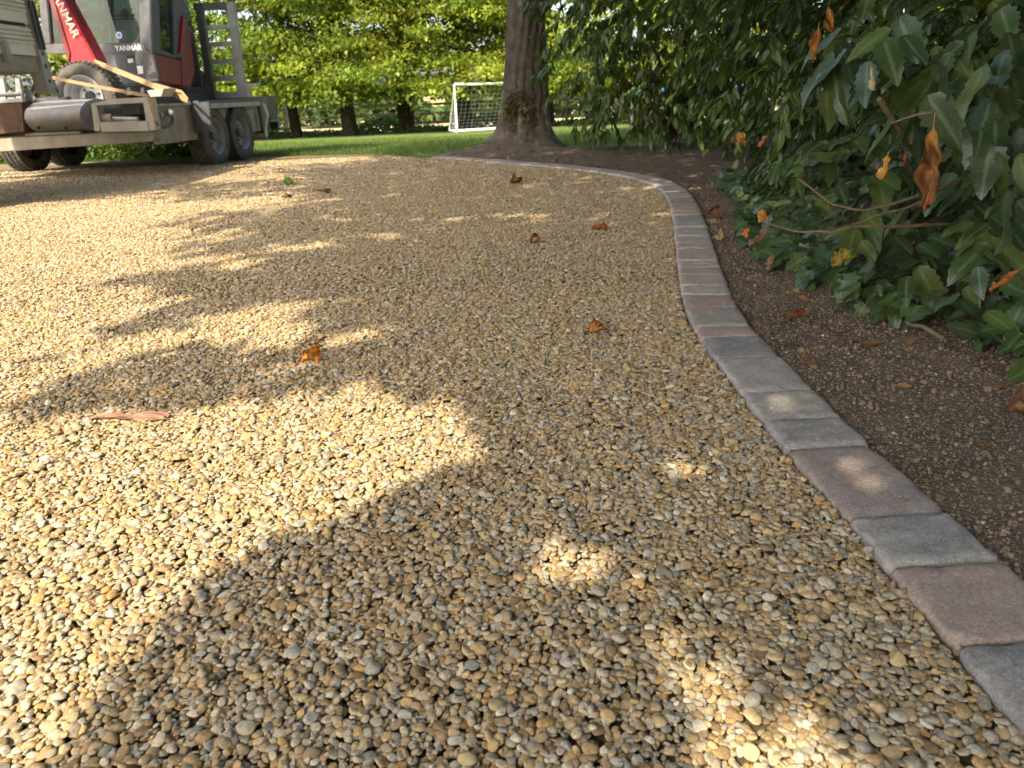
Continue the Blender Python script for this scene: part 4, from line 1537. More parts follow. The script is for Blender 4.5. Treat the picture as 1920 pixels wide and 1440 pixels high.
hang(1405, 268, 1372, 262, 2.7, .022, 9, shD, curl=.8, basec=(.42, .20, .06))
hang(1440, 250, 1425, 275, 2.7, .016, 19, shD, curl=1.2, basec=(.35, .18, .07))
hang(1418, 395, 1440, 408, 2.3, .022, 10, shD, curl=.7, basec=(.5, .30, .04), tip=(.40, .10, .03))
hang(1440, 420, 1410, 465, 2.2, .026, 11, shD, curl=.8, basec=(.16, .11, .08), tip=(.15, .10, .07))
hang(1600, 465, 1560, 500, 2.05, .030, 12, shD, curl=.7, basec=(.20, .20, .03), tip=(.25, .14, .03))
hang(1450, 470, 1445, 505, 2.2, .018, 13, shD, curl=1.0, basec=(.17, .11, .07), tip=(.2, .12, .07))
hang(1400, 425, 1402, 445, 2.3, .018, 15, shD, curl=1.0, basec=(.40, .14, .04), tip=(.4, .14, .04))


# ------------------------------------------------------------------ fallen leaves, each a thing
def fallen(label, px, py, L, Wd, yaw, seed, tilt=0.0, z=0.0, roll=0.0, **kw):
    p = G(px, py, z)
    me = dead_mesh(L, Wd, seed, **kw)
    V = np.empty(len(me.vertices) * 3, np.float32); me.vertices.foreach_get('co', V); V = V.reshape(-1, 3)
    Rm = np.array(Euler((roll, -tilt, yaw)).to_matrix())
    V = (V - np.array([L / 2, 0, 0])) @ Rm.T
    V[:, 2] -= V[:, 2].min() + 0.002
    me.vertices.foreach_set('co', V.astype(np.float32).ravel()); me.update()
    o = link('fallen_leaf', me)
    o.location = (p[0], p[1], z)
    tag(o, label, 'leaf', 'dead leaves lying about')
    return o


fallen('bright orange upright-curled dead leaf on half-lit gravel', 580, 680, .085, .030, R(35), 21, .55, roll=R(60), curl=1.4, twist=.9, basec=(.50, .19, .03), tip=(.55, .20, .03))
fallen('long flat pinkish-tan dead leaf lying on the gravel', 222, 787, .215, .028, R(-3), 22, .02, curl=.5, twist=.15, lobes=.08, basec=(.34, .19, .13), tip=(.30, .17, .12))
fallen('curled brown dead leaf on shaded gravel beside the red setts', 1113, 624, .062, .034, R(20), 23, .2, curl=2.2, twist=1.4, basec=(.32, .15, .045), tip=(.24, .10, .03))
fallen('small crumpled brown leaf on mid-drive gravel', 1000, 456, .075, .040, R(60), 24, .3, curl=2.2, basec=(.26, .11, .04), tip=(.2, .09, .03))
fallen('small reddish dead leaf on gravel towards the edging bend', 1121, 430, .095, .040, R(10), 25, .1, curl=1.6, basec=(.30, .12, .04), tip=(.24, .09, .03))
fallen('dark brown leaf far up the shaded drive', 965, 344, .12, .05, R(15), 26, .2, curl=1.6, basec=(.16, .08, .035), tip=(.14, .07, .03))
fallen('green fallen leaf on the sunlit part of the drive', 537, 346, .13, .05, R(-10), 27, .1, curl=.8, basec=(.09, .17, .03), tip=(.09, .16, .03))
fallen('dark twig-like leaf on the sunlit gravel edge', 535, 371, .10, .03, R(-20), 28, .1, curl=1.8, basec=(.10, .06, .03), tip=(.09, .05, .03))
fallen('flat dark leaf on the gravel near the green one', 605, 362, .13, .03, R(5), 38, .0, curl=1.0, basec=(.10, .08, .04), tip=(.09, .07, .04))
fallen('rusty crumpled leaf on the soil close behind the edging bend', 1335, 404, .09, .045, R(30), 29, .2, z=.01, curl=1.9, basec=(.28, .10, .035), tip=(.22, .08, .03))
fallen('curled dark red leaf with stalk on bare soil', 1487, 594, .085, .022, R(25), 30, .1, z=.012, curl=2.0, basec=(.24, .09, .035), tip=(.2, .06, .025))
fallen('smooth brown leaf at the foot of the toothed shrub', 1902, 775, .075, .030, R(10), 31, .05, z=.03, curl=.9, basec=(.13, .07, .04), tip=(.12, .065, .035))
fallen('thin dark leaf sliver on open soil by the big mauve sett', 1836, 836, .045, .008, R(-5), 32, .02, z=.012, curl=1.0, basec=(.11, .07, .045), tip=(.1, .065, .04))
fallen('pale grey rolled leaf at the ivy edge', 1570, 572, .05, .016, R(70), 33, .5, z=.02, curl=2.0, basec=(.30, .28, .26), tip=(.34, .32, .30))
fallen('tan leaf on the soil where ivy meets the setts', 1345, 448, .06, .025, R(-30), 34, .1, z=.01, curl=1.0, basec=(.40, .28, .14), tip=(.40, .28, .14))
# uncountable litter under the shrubs
nl_ = 850
s = rng.uniform(js[0] + .3, KS[-1] - .2, nl_); t = .2 + np.abs(rng.normal(.35, .45, nl_)) + .25 * (s < js[5])
p = np.array([kpt(a, b) for a, b in zip(s, t)])
P = np.c_[p, soil_z(p[:, 0], p[:, 1], t) + .006]
cols = np.array([(.20, .10, .045), (.28, .15, .06), (.14, .08, .045), (.30, .21, .10), (.10, .07, .04)])[rng.integers(0, 5, nl_)]
D = unit(nl_); D[:, 2] *= .25
tag(link('leaf_litter', leaves_mesh('leaf_litter', PE, P, frames(D, np.array([[0, 0, 1.]]) + unit(nl_) * .45), rng.uniform(.012, .06, nl_), cols, M['leaf_dead']), soil), kind='stuff')
#PART4


# ------------------------------------------------------------------ goal
gA = G(861, 237); gA = np.array([-1.15, 20.6]); gz0 = float(gz(*gA)) - .004
goal = empty('football_goal', (gA[0], gA[1], gz0), R(20))
tag(goal, 'small white football goal with net on the lawn left of the mossy trunk', 'goal')
GW, GH, GD = 1.75, 1.18, .75
rp = .033
MB().tube([(0, 0, 0), (0, 0, GH)], rp, 10).build('post', M['white'], goal, True)
MB().tube([(GW, 0, 0), (GW, 0, GH)], rp, 10).build('post', M['white'], goal, True)
MB().tube([(0, 0, GH), (GW * .3, 0, GH - .02), (GW * .6, 0, GH - .02), (GW, 0, GH)], rp, 10).build('crossbar', M['white'], goal, True)
MB().tube([(0, 0, .035), (GW, 0, .035)], rp, 10).build('ground_bar', M['white'], goal, True)
for u in (0, GW):
    MB().tube([(u, 0, GH - .06), (u, GD, .03)], rp * .7, 8).build('brace', M['white'], goal, True)
    MB().tube([(u, 0, .03), (u, GD, .03)], rp * .7, 8).build('side_bar', M['white'], goal, True)
MB().tube([(0, GD, .03), (GW, GD, .03)], rp * .7, 8).build('back_bar', M['white'], goal, True)
net = MB()
for i in range(15):
    u = GW * i / 14
    net.tube([(u, .03, GH - .03), (u, GD * .45, GH * .48), (u, GD, .04)], .0030, 4, False)
for j in range(12):
    t = j / 11
    y_, z_ = .03 + (GD - .03) * t, GH - .03 + (.04 - GH + .03) * t - .08 * math.sin(math.pi * t)
    net.tube([(0, y_, z_), (GW, y_, z_)], .0030, 4, False)
for u in (0, GW):
    for j in range(1, 8):
        t = j / 8
        net.tube([(u, GD * t, .03), (u, GD * t, GH * (1 - t))], .0030, 4, False)
net.build('net', M['net'], goal)

# ------------------------------------------------------------------ trailer frame
TY = R(-6)
O = at(290, 262, 7.9); O[2] = 0.0
EU = np.array([math.cos(TY), math.sin(TY), 0]); EV = np.array([-math.sin(TY), math.cos(TY), 0])


def loc(p):
    d = p - O
    return np.array([d @ EU, d @ EV, p[2]])


def tp(px, py, v):
    d = ray(px, py)
    return loc(CAM + d * ((v - (CAM - O) @ EV) / (d @ EV)))


def sp_(px, py, u):
    d = ray(px, py)
    return loc(CAM + d * ((u - (CAM - O) @ EU) / (d @ EU)))


def fp(name, pts, v, depth, m, parent, bevel=.004, smooth=False):
    """front-facing plate: pixel outline on plane v, given thickness"""
    return MB().prism([tp(x, y, v) for x, y in pts], (0, depth, 0)).build(name, M[m], parent, smooth, bevel)


def sdp(name, pts, u, thick, m, parent, bevel=.004):
    """side-facing plate on plane u"""
    return MB().prism([sp_(x, y, u) for x, y in pts], (-thick, 0, 0)).build(name, M[m], parent, False, bevel)


def lb(name, a, b, m, parent, bevel=.004):
    return MB().box(a, b).build(name, M[m], parent, False, bevel)


trailer = empty('plant_trailer', O, TY)
tag(trailer, 'dusty tan and grey twin-axle plant trailer with upright ladder ramp', 'trailer')
DECK = .44


def tyre_mesh(r, w, axis, lug=True, seg=40, rim_r=.6):
    mb = MB()
    pr = [(r * rim_r, -w * .40), (r * (rim_r + .1), -w * .5), (r * .86, -w * .52), (r * .95, -w * .46), (r * .985, -w * .30), (r * .985, w * .30), (r * .95, w * .46), (r * .86, w * .52), (r * (rim_r + .1), w * .5), (r * rim_r, w * .40)]
    mb.lathe(pr, seg, axis)
    if lug:
        for k in range(44):
            t = 2 * math.pi * k / 44
            for row, a0 in enumerate((-.46, -.20, .06, .30)):
                tt = t + (.035 if row % 2 else -.02)
                rr = r * (.985 if 0 < row < 3 else .972)
                c, s = math.cos(tt), math.sin(tt)
                hw = r * .052
                ww = w * .17
                bx = []
                for da in (a0 * w, a0 * w + ww):
                    for q in (-hw, hw):
                        for h_ in (-.004, .013):
                            rad = rr + h_
                            x_, y_ = rad * c - (q + da * .15) * s, rad * s + (q + da * .15) * c
                            bx.append((da, x_, y_) if axis == 'u' else (x_, da, y_))
                mb.add(bx, [(0, 1, 3, 2), (4, 6, 7, 5), (0, 4, 5, 1), (2, 3, 7, 6), (1, 5, 7, 3), (0, 2, 6, 4)])
    return mb


def wheel(parent, c, r, w, axis, out, rings=False):
    """wheel part: tyre, dished rim, hub"""
    wo = empty('wheel', c); wo.parent = parent
    tyre_mesh(r, w, axis, True).build('tyre', M['rubber'], wo, True)
    rr = r * .63
    o = out
    if rings:
        pr = [(rr, .50 * w * o), (rr * .97, .46 * w * o), (rr * .92, .44 * w * o), (rr * .90, .30 * w * o), (rr * .82, .28 * w * o), (rr * .80, .10 * w * o), (rr * .70, .08 * w * o), (rr * .68, -.06 * w * o), (rr * .28, -.08 * w * o), (rr * .26, -.02 * w * o), (rr * .04, -.02 * w * o)]
    else:
        pr = [(rr, .48 * w * o), (rr * .95, .44 * w * o), (rr * .88, .30 * w * o), (rr * .80, .12 * w * o), (rr * .72, .10 * w * o), (rr * .5, .18 * w * o), (rr * .3, .16 * w * o), (rr * .05, .16 * w * o)]
    MB().lathe(pr, 36, axis).build('rim', M['rim' if rings else 'rim_dirty'], wo, True)
    hb = MB().lathe([(rr * .26, .0 * o), (rr * .24, (.10 if rings else .34) * w * o), (rr * .02, (.12 if rings else .36) * w * o)], 16, axis)
    hb.build('hub', M['black' if rings else 'dk_steel'], wo, True)
    for k in range(6):
        t = 2 * math.pi * (k + .25) / 6
        p = (rr * .42 * math.cos(t), rr * .42 * math.sin(t))
        h0 = (-.07 if rings else .17) * w * o
        q = (h0, p[0], p[1]) if axis == 'u' else (p[0], h0, p[1])
        e = ((h0 + .02 * o, p[0], p[1]) if axis == 'u' else (p[0], h0 + .02 * o, p[1]))
        MB().tube([q, e], .013, 6).build('wheel_nut', M['dk_steel'], wo)
    return wo


RW = .315
cr = loc(G(405, 308)); cl_ = loc(G(42, 322))
for v in (1.22, 1.93):
    wheel(trailer, (cr[0] - .03, v, RW), RW, .22, 'u', 1)
    wheel(trailer, (cl_[0] + .05, v, RW), RW, .22, 'u', -1)
    MB().tube([(cl_[0], v, RW), (cr[0] - .06, v, RW)], .04, 8).build('axle', M['dk_steel'], trailer, True)
UL = -1.95
# chassis
fp('front_beam', [(-90, 263), (290, 246), (287, 265), (-90, 291)], 0.0, .10, 'tan_steel', trailer, .006)
lb('side_rail', (-.08, .10, .30), (-.002, 2.72, .66), 'tan_steel', trailer)
lb('side_rail', (UL, .10, .30), (UL + .08, 2.72, .66), 'tan_steel', trailer)
lb('deck', (UL + .08, .10, DECK - .05), (-.08, 3.55, DECK), 'fence', trailer)
lb('top_flange', (-.10, .10, .66), (.03, 2.72, .685), 'galv', trailer)
lb('top_flange', (UL - .03, .10, .66), (UL + .10, 2.72, .685), 'galv', trailer)
for v in (2.6, 3.1, 3.45): lb('cross_member', (UL + .08, v, .28), (-.08, v + .07, DECK - .052), 'dk_steel', trailer)
# winch frame at the front
V0 = -.06
fr = MB()
for pts in ([(170, 195), (181, 195), (188, 229), (187, 246), (177, 246)], [(267, 188), (281, 183), (292, 244), (277, 246)], [(170, 195), (214, 185), (281, 182), (282, 192), (218, 195.5), (181, 198)], [(186, 229), (276, 227), (279, 246), (190, 247)]):
    fr.prism([tp(x, y, V0 - .004 * len(fr.v) / 10) for x, y in pts], (0, .11, 0))
fr.build('winch_frame', M['board'], trailer, bevel=.004)
fp('back_plate', [(182, 197), (268, 193), (275, 228), (188, 230)], .16, .01, 'black', trailer)
a, b = tp(190, 222, .0), tp(212, 222, .0)
MB().tube([a, b], .045, 14).build('ram_barrel', M['tan_steel'], trailer, True)
MB().tube([tp(212, 223, .0), tp(259, 224, .0)], .026, 12).build('ram_rod', M['galv'], trailer, True)
fp('battery_case', [(226, 195), (262, 194), (264, 214), (230, 216)], .06, .09, 'grey_steel', trailer)
for x in (236, 262): fp('lashing_hook', [(x, 179), (x + 2, 165), (x + 7, 163), (x + 9, 179)], .12, .02, 'dk_steel', trailer)
fp('tool_box', [(275, 170), (307, 166), (303, 181), (282, 182)], .25, .25, 'board', trailer)
# towing ball on the side
q = sp_(318, 217, .03)
mb = MB(); mb.tube([sp_(290, 237, .03), sp_(310, 238, .05), sp_(323, 232, .06), sp_(324, 222, .06)], .017, 8)
mb.build('handle', M['dk_steel'], trailer, True)
MB().lathe([(.001, -.045), (.03, -.035), (.044, 0), (.03, .035), (.001, .045)], 14, 'u', sp_(320, 213, .06)).build('handle_knob', M['galv'], trailer, True)
MB().lathe([(.001, -.02), (.022, -.01), (.022, .01), (.001, .02)], 10, 'u', sp_(303, 216, .02)).build('stud', M['galv'], trailer, True)
# mudguards, right then left
FU = cr[0] + .10
fz = tp(392, 190, .86)[2]
fp('mudguard_front', [(357, 194), (392, 190), (397, 246), (350, 249)], .84, .03, 'grey_steel', trailer, .004)
lb('mudguard_top', (.03, .87, fz - .02), (FU, 2.62, fz + .012), 'grey_steel', trailer)
lb('mudguard_lip', (FU - .02, .875, fz - .075), (FU + .012, 2.50, fz - .022), 'galv', trailer)
lb('mudguard_rear', (.03, 2.56, .30), (FU - .02, 2.60, fz - .025), 'dk_steel', trailer)
lb('mudguard_top', (UL - .58, .87, fz - .02), (UL - .03, 2.62, fz + .012), 'grey_steel', trailer)
lb('mudguard_front', (UL - .58, .84, .36), (UL - .03, .868, fz + .01), 'grey_steel', trailer)
fp('lamp_bracket', [(468, 193), (492, 194), (500, 216), (496, 240), (498, 258), (474, 258), (472, 232)], 2.70, .10, 'board', trailer, .006)
fp('tail_lamp', [(480, 240), (495, 240), (496, 250), (481, 250)], 2.69, .02, 'maroon', trailer, .002)
# upright ladder ramp
VR = 3.05
ramp_o = empty('ramp', tp(425, 190, VR)); ramp_o.parent = trailer
ro = np.array(ramp_o.location)


def rp_(name, pts, depth, m, v=VR):
    return MB().prism([tp(x, y, v) - ro for x, y in pts], (0, depth, 0)).build(name, M[m], ramp_o, False, .004)


rp_('stile', [(364, 6), (375, 4), (402, 178), (389, 178)], .10, 'dk_steel')  # left stile's shade put into its colour as darker steel
rp_('stile', [(424, 4), (437, 3), (459, 188), (446, 189)], .10, 'galv')
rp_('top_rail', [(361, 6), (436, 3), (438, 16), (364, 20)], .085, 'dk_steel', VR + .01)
for y0, xl, xr, hh in ((48, 376, 431, 9), (80, 381, 435, 9), (113, 386, 439, 8), (144, 391, 443, 10), (174, 395, 447, 9)):
    rp_('rung', [(xl, y0), (xr, y0 - 3), (xr + 1, y0 + hh - 4), (xl + 1, y0 + hh)], .08, 'galv', VR + .01)
rp_('gusset', [(455, 157), (467, 156), (470, 190), (458, 192)], .06, 'galv', VR - .02)
rp_('pin', [(463, 156), (487, 157), (487, 160), (463, 160)], .02, 'galv', VR - .04)
lb('ramp_hinge', (-.75, 2.98, .42), (.02, 3.25, .73), 'dk_steel', trailer)
rp_('kick_plate', [(393, 180), (455, 180), (456, 190), (396, 190)], .12, 'board', VR + .02)

# ------------------------------------------------------------------ curved bucket resting on the front beam
bk = empty('ditching_bucket', O, TY)
tag(bk, 'worn grey half-round bucket lying on the front of the trailer', 'bucket')
uL, uR = tp(48, 220, -.1)[0], tp(148, 220, -.1)[0]
zt, zb = tp(110, 188, .1)[2], tp(110, 252, .0)[2]
prof = []
zc_, hh = (zt + zb) / 2, (zt - zb) / 2
for k in range(17):
    a = math.radians(100 - k * 200 / 16)
    prof.append((.24 - .34 * math.cos(a), zc_ + hh * math.sin(a) / math.sin(math.radians(90))))
sh = MB()
n = len(prof)
for off_ in (0, .014):
    sh.v += [(uL, v + off_, z) for v, z in prof] + [(uR, v + off_, z) for v, z in prof]
for i in range(n - 1):
    sh.f.append((i, i + 1, n + i + 1, n + i)); sh.f.append((2 * n + i, 3 * n + i, 3 * n + i + 1, 2 * n + i + 1))
for i in range(n - 1):
    sh.f.append((i, 2 * n + i, 2 * n + i + 1, i + 1)); sh.f.append((n + i, n + i + 1, 3 * n + i + 1, 3 * n + i))
sh.f.append((0, n, 3 * n, 2 * n)); sh.f.append((n - 1, 3 * n - 1, 4 * n - 1, 2 * n - 1))
sh.build('shell', M['bucket'], bk, True)
for u0 in (uL - .015, uR + .001):
    MB().prism([(u0, v + .0, z) for v, z in prof] + [(u0, .52, zb + .02), (u0, .56, zc_), (u0, .42, zt - .02)], (.014, 0, 0)).build('side_plate', M['bucket'], bk)
for x in (72, 124): MB().tube([tp(x, 240, -.075), tp(x, 240, -.055)], .016, 10).build('bolt_hole', M['black'], bk)
fp('hanger_bracket', [(42, 180), (52, 168), (66, 185), (58, 198), (46, 196)], .10, .03, 'galv', bk)
fp('cutting_edge', [(47, 250), (150, 246), (151, 251), (47, 255)], .02, .05, 'tan_steel', bk)
# rusty bucket left of it with a coupling bracket
rb = empty('rusty_bucket', O, TY)
tag(rb, 'rust-brown box bucket with pale coupling fork beside the half-round bucket', 'bucket')
fp('body', [(-60, 196), (42, 190), (47, 248), (-60, 258)], -.04, .45, 'rust', rb, .01)
fp('lip', [(-60, 190), (42, 184), (43, 191), (-60, 197)], -.05, .05, 'galv', rb)
for x0 in (-2, 28):
    fp('coupling_ear', [(x0, 148), (x0 + 8, 146), (x0 + 13, 172), (x0 + 13, 190), (x0 + 1, 191)], .02, .035, 'galv', rb)
MB().tube([tp(-4, 178, .035), tp(40, 176, .035)], .025, 10).build('coupling_pin', M['dk_steel'], rb, True)
fp('gusset', [(6, 192), (9, 176), (18, 168), (27, 178), (29, 190)], .03, .03, 'galv', rb)

# ------------------------------------------------------------------ wheeled excavator
ex_ = empty('wheeled_excavator', O + EV * 2.0 - EU * .9, TY)
tag(ex_, 'red and dark grey wheeled digger with glazed cab strapped on the trailer', 'excavator')
exl = np.array([-.9, 2.0, 0])


class EP:                                   # parents are placed at exl in the trailer frame
    pass


def efp(name, pts, v, depth, m, bevel=.005, parent=None):
    return MB().prism([tp(x, y, v) - exl for x, y in pts], (0, depth, 0)).build(name, M[m], parent or ex_, False, bevel)


def esd(name, pts, u, thick, m, bevel=.004, parent=None):
    return MB().prism([sp_(x, y, u) - exl for x, y in pts], (-thick, 0, 0)).build(name, M[m], parent or ex_, False, bevel)


VC = 1.62
UC = tp(286, 100, VC)[0]                     # right face of the cab
cab = empty('cab', (0, 0, 0)); cab.parent = ex_
efp('front_panel', [(176, 101), (286, 100), (298, 153), (217, 161), (176, 150)], VC, .06, 'grey_steel', .01, cab)
efp('sill', [(160, 82), (262, 80), (283, 100), (170, 101)], VC + .005, .05, 'dk_steel', .006, cab)
efp('front_pillar', [(248, -330), (268, -330), (286, 100), (262, 81)], VC + .002, .07, 'grey_steel', .01, cab)
efp('front_pillar', [(40, -330), (58, -330), (96, 82), (80, 82)], VC + .002, .07, 'dk_steel', .01, cab)
efp('sill', [(80, 82), (160, 82), (170, 101), (84, 101)], VC + .008, .05, 'dk_steel', .006, cab)
efp('windscreen', [(56, -325), (250, -325), (262, 79), (250, 82), (96, 83)], VC + .035, .006, 'glass', 0, cab)
efp('window_seal', [(166, 81), (248, 79.5), (257, 73), (261, 60), (263, 62), (260, 76), (250, 83), (166, 84.5)], VC + .02, .012, 'black', 0, cab)
esd('side_window', [(281, -300), (318, -300), (329, 104), (301, 93)], UC - .03, .006, 'glass', 0, cab)
esd('door_frame', [(272, -300), (282, -300), (303, 93), (330, 104), (331, 110), (297, 101), (287, 99)], UC, .05, 'dk_steel', .006, cab)
esd('rear_pillar', [(314, -300), (340, -300), (349, 60), (345, 110), (326, 106)], UC - .002, .08, 'dk_steel', .01, cab)
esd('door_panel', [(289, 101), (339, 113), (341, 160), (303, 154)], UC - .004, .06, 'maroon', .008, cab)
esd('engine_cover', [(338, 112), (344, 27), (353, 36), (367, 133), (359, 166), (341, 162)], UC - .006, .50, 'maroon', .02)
esd('grab_rail', [(344, 28), (347, 30), (342, 100), (338, 100)], UC + .03, .03, 'red', .006)
za = tp(286, -300, VC)[2]
zc0 = tp(286, 100, VC)[2]
lb_ = lambda name, a, b, m, par=None, bv=.006: MB().box(np.array(a) - exl, np.array(b) - exl).build(name, M[m], par or ex_, False, bv)
u0c = tp(84, 100, VC)[0]
lb_('roof', (u0c - .02, VC - .02, za), (UC + .02, VC + 1.35, za + .09), 'grey_steel', cab, .03)
lb_('rear_wall', (u0c, VC + 1.28, zc0 - .35), (UC - .1, VC + 1.32, zc0 + .38), 'dk_steel', cab)
lb_('rear_window', (u0c, VC + 1.30, zc0 + .38), (UC - .1, VC + 1.306, za), 'glass', cab, 0)
lb_('floor', (u0c, VC + .07, zc0 - .42), (UC - .07, VC + 1.28, zc0 - .36), 'black', cab)
lb_('seat_base', (u0c + .45, VC + .55, zc0 - .36), (u0c + .95, VC + 1.05, zc0 - .05), 'seat', cab, .03)
lb_('seat_back', (u0c + .45, VC + 1.02, zc0 - .05), (u0c + .95, VC + 1.12, zc0 + .55), 'seat', cab, .03)
for x0, x1, yb in ((198, 205, -8), (210, 208, -12)):
    mb = MB()
    mb.tube([tp(x0 + 1, 78, VC + .22) - exl, tp(x0 + 1, 48, VC + .22) - exl, tp(x0, 46, VC + .22) - exl, tp(x0, 22, VC + .22) - exl, tp(x0, -60, VC + .22) - exl], [.026, .030, .030, .020, .010], 8)
    mb.build('control_lever', M['coral'], cab, True)
MB().lathe([(.001, -.02), (.05, -.01), (.055, 0), (.05, .01), (.001, .02)], 16, 'v', tp(234, 25, VC + .4) - exl).build('mirror', M['galv'], cab, True)
MB().tube([tp(205, 30, VC + .45) - exl, tp(262, 29, VC + .45) - exl], .012, 6).build('interior_rail', M['galv'], cab, True)
MB().tube([tp(205, 36, VC + .45) - exl, tp(262, 35, VC + .45) - exl], .010, 6).build('interior_rail', M['galv'], cab, True)
MB().lathe([(.001, 0), (.036, 0), (.036, .004), (.001, .004)], 20, 'v', tp(223, 66, VC + .024) - exl).build('round_sticker', M['white'], cab)
MB().lathe([(.001, -.002), (.022, -.002), (.022, 0), (.001, 0)], 20, 'v', tp(223, 66, VC + .024) - exl).build('round_sticker', M['blue'], cab)
efp('latch', [(237, 104), (250, 103), (251, 109), (238, 110)], VC - .012, .02, 'black', .002, cab)
efp('label_plate', [(239, 110), (249, 109), (250, 117), (240, 118)], VC - .004, .006, 'white', 0, cab)
efp('label_plate', [(256, 124), (267, 123), (269, 138), (259, 139)], VC - .004, .006, 'white', 0, cab)
for x, y in ((234, 125), (261, 119), (268, 124), (284, 112), (284, 126)): MB().tube([tp(x, y, VC - .006) - exl, tp(x, y, VC + .01) - exl], .012, 8).build('bolt', M['galv'], cab)
efp('recess', [(278, 140), (290, 134), (296, 146), (280, 147)], VC - .004, .006, 'black', 0, cab)
# boom, a tapered box with a paler edge face
bo = empty('boom', (0, 0, 0)); bo.parent = ex_
efp('boom_side', [(30, -240), (62, -240), (119, 0), (180, 113), (178, 128), (160, 120), (150, 115), (138, 118), (130, 128), (127, 108), (92, 0)], 1.0, .22, 'red', .012, bo)
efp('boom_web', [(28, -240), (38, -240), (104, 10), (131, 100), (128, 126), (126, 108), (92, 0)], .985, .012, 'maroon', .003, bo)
MB().tube([tp(66, -230, 1.1) - exl, tp(124, 0, 1.1) - exl, tp(148, 46, 1.12) - exl, tp(160, 76, 1.15) - exl, tp(172, 95, 1.3) - exl], .026, 8).build('hydraulic_hose', M['black'], bo, True)
MB().tube([tp(72, -230, 1.1) - exl, tp(130, 0, 1.1) - exl, tp(156, 50, 1.12) - exl, tp(168, 80, 1.2) - exl], .02, 8).build('hydraulic_hose', M['black'], bo, True)
MB().tube([tp(177, 122, .96) - exl, tp(177, 122, 1.26) - exl], .035, 10).build('boom_pin', M['galv'], bo, True)
# chassis and wheels
lb_('undercarriage', (u0c + .1, 1.15, DECK + .10), (UC - .02, 3.3, zc0 - .42), 'black', None, .02)
RWX = .37
wc = tp(162, 181, .80)
RWX = min(.40, wc[2] - DECK + .0)
RWX = wc[2] - DECK
wheel(ex_, np.array([wc[0], .88, wc[2]]) - exl, RWX, .26, 'v', -1, True)
lb_('axle_beam', (wc[0] - .06, .98, wc[2] - .08), (wc[0] + .06, 1.5, wc[2] + .06), 'dk_steel')
wheel(ex_, np.array([wc[0], 3.1, wc[2]]) - exl, RWX, .26, 'v', 1, True)
lb_('blade', (-1.7, .62, DECK + .003), (-1.25, .70, DECK + .36), 'dk_steel')


for pts in ([(48, 148, .25), (62, 160, .2), (52, 180, .15), (44, 196, .1)], [(66, 146, .3), (84, 150, .25), (98, 160, .3), (112, 184, .3)], [(84, 148, .3), (72, 166, .25), (60, 186, .2)], [(96, 138, .5), (98, 150, .45), (108, 172, .4)]):
    MB().tube([tp(*p) - exl for p in pts], .014, 7).build('hydraulic_hose', M['black'], ex_, True)


def lettering(text, origin, xdir, height, m, parent, bold=.012, squash=1.0):
    cu = bpy.data.curves.new('lettering', 'FONT')
    cu.body = text
    cu.size = 1.0
    cu.extrude = .01
    cu.offset = bold
    tmp = bpy.data.objects.new('lettering_tmp', cu)
    C.objects.link(tmp)
    bpy.context.view_layer.update()
    me = bpy.data.meshes.new_from_object(tmp.evaluated_get(bpy.context.evaluated_depsgraph_get()))
    bpy.data.objects.remove(tmp)
    V = np.array([v.co for v in me.vertices])
    mx = V[:, 0].max()
    V[:, 0] *= squash
    k = height / .7
    xd = np.array(xdir) / np.linalg.norm(xdir)
    nd = np.array([0, -1.0, 0])
    yd = np.cross(nd, xd)
    W_ = np.array(origin)[None] + k * (V[:, :1] * xd + V[:, 1:2] * yd + V[:, 2:3] * nd)
    me.vertices.foreach_set('co', W_.astype(np.float32).ravel())
    me.update()
    me.materials.clear(); me.materials.append(M[m])
    return link('lettering', me, parent)


a, b = tp(217, 95.5, VC - .003) - exl, tp(257, 94, VC - .003) - exl
Lw = np.linalg.norm(b - a)
lettering('YANMAR', a, b - a, Lw / 3.35 * .70, 'white', cab, .03)
a, b = tp(91, -22, .975) - exl, tp(137, 70, .975) - exl
Lw = np.linalg.norm(b - a)
lettering('YANMAR', a, b - a, Lw / 4.3 * .75, 'board', bo, .01)


# ------------------------------------------------------------------ straps
def strap(label, pts, w=.05):
    P = [tp(x, y, v) for x, y, v in pts]
    o0 = O
    s_ = empty('ratchet_strap', O, TY)
    tag(s_, label, 'strap', 'straps holding the digger down')
    mb = MB()
    for a, b in zip(P[:-1], P[1:]):
        d = (b - a) / np.linalg.norm(b - a)
        n_ = np.cross(d, np.array([0, -1.0, 0])); n_ /= np.linalg.norm(n_)
        mb.prism([a - n_ * w / 2, a + n_ * w / 2, b + n_ * w / 2, b - n_ * w / 2], (0, .005, 0))
    mb.build('webbing', M['strap'], s_)
    q = P[-1]
    MB().tube([q, q + np.array([.02, .0, -.04])], .012, 6).build('hook', M['dk_steel'], s_, True)
    return s_


strap('wide tan strap from the red boom foot down to the trailer rail', [(177, 116, .92), (262, 150, .70), (352, 188, .42)], .055)
strap('thin tan strap crossing in front of the silver wheel to the winch frame', [(60, 141, .42), (100, 146, .36), (180, 162, .15), (278, 180, -.09), (292, 228, -.10)], .032)
strap('second strap lying along the rail towards the ladder ramp', [(290, 158, .95), (340, 172, .70), (352, 186, .44)], .03)

# ------------------------------------------------------------------ tipper truck body at the left
YT = 7.05
XT = float(at(88, 100, YT)[0])
tip = empty('dropside_trailer', (XT - .95, YT - 1.2, 0))
tag(tip, 'cream ribbed drop-side load body with steel corner post in front of the digger', 'trailer')
tl = np.array(tip.location)


def tbox(name, a, b, m, bv=.004, par=None):
    return MB().box(np.array(a) - tl, np.array(b) - tl).build(name, M[m], par or tip, False, bv)


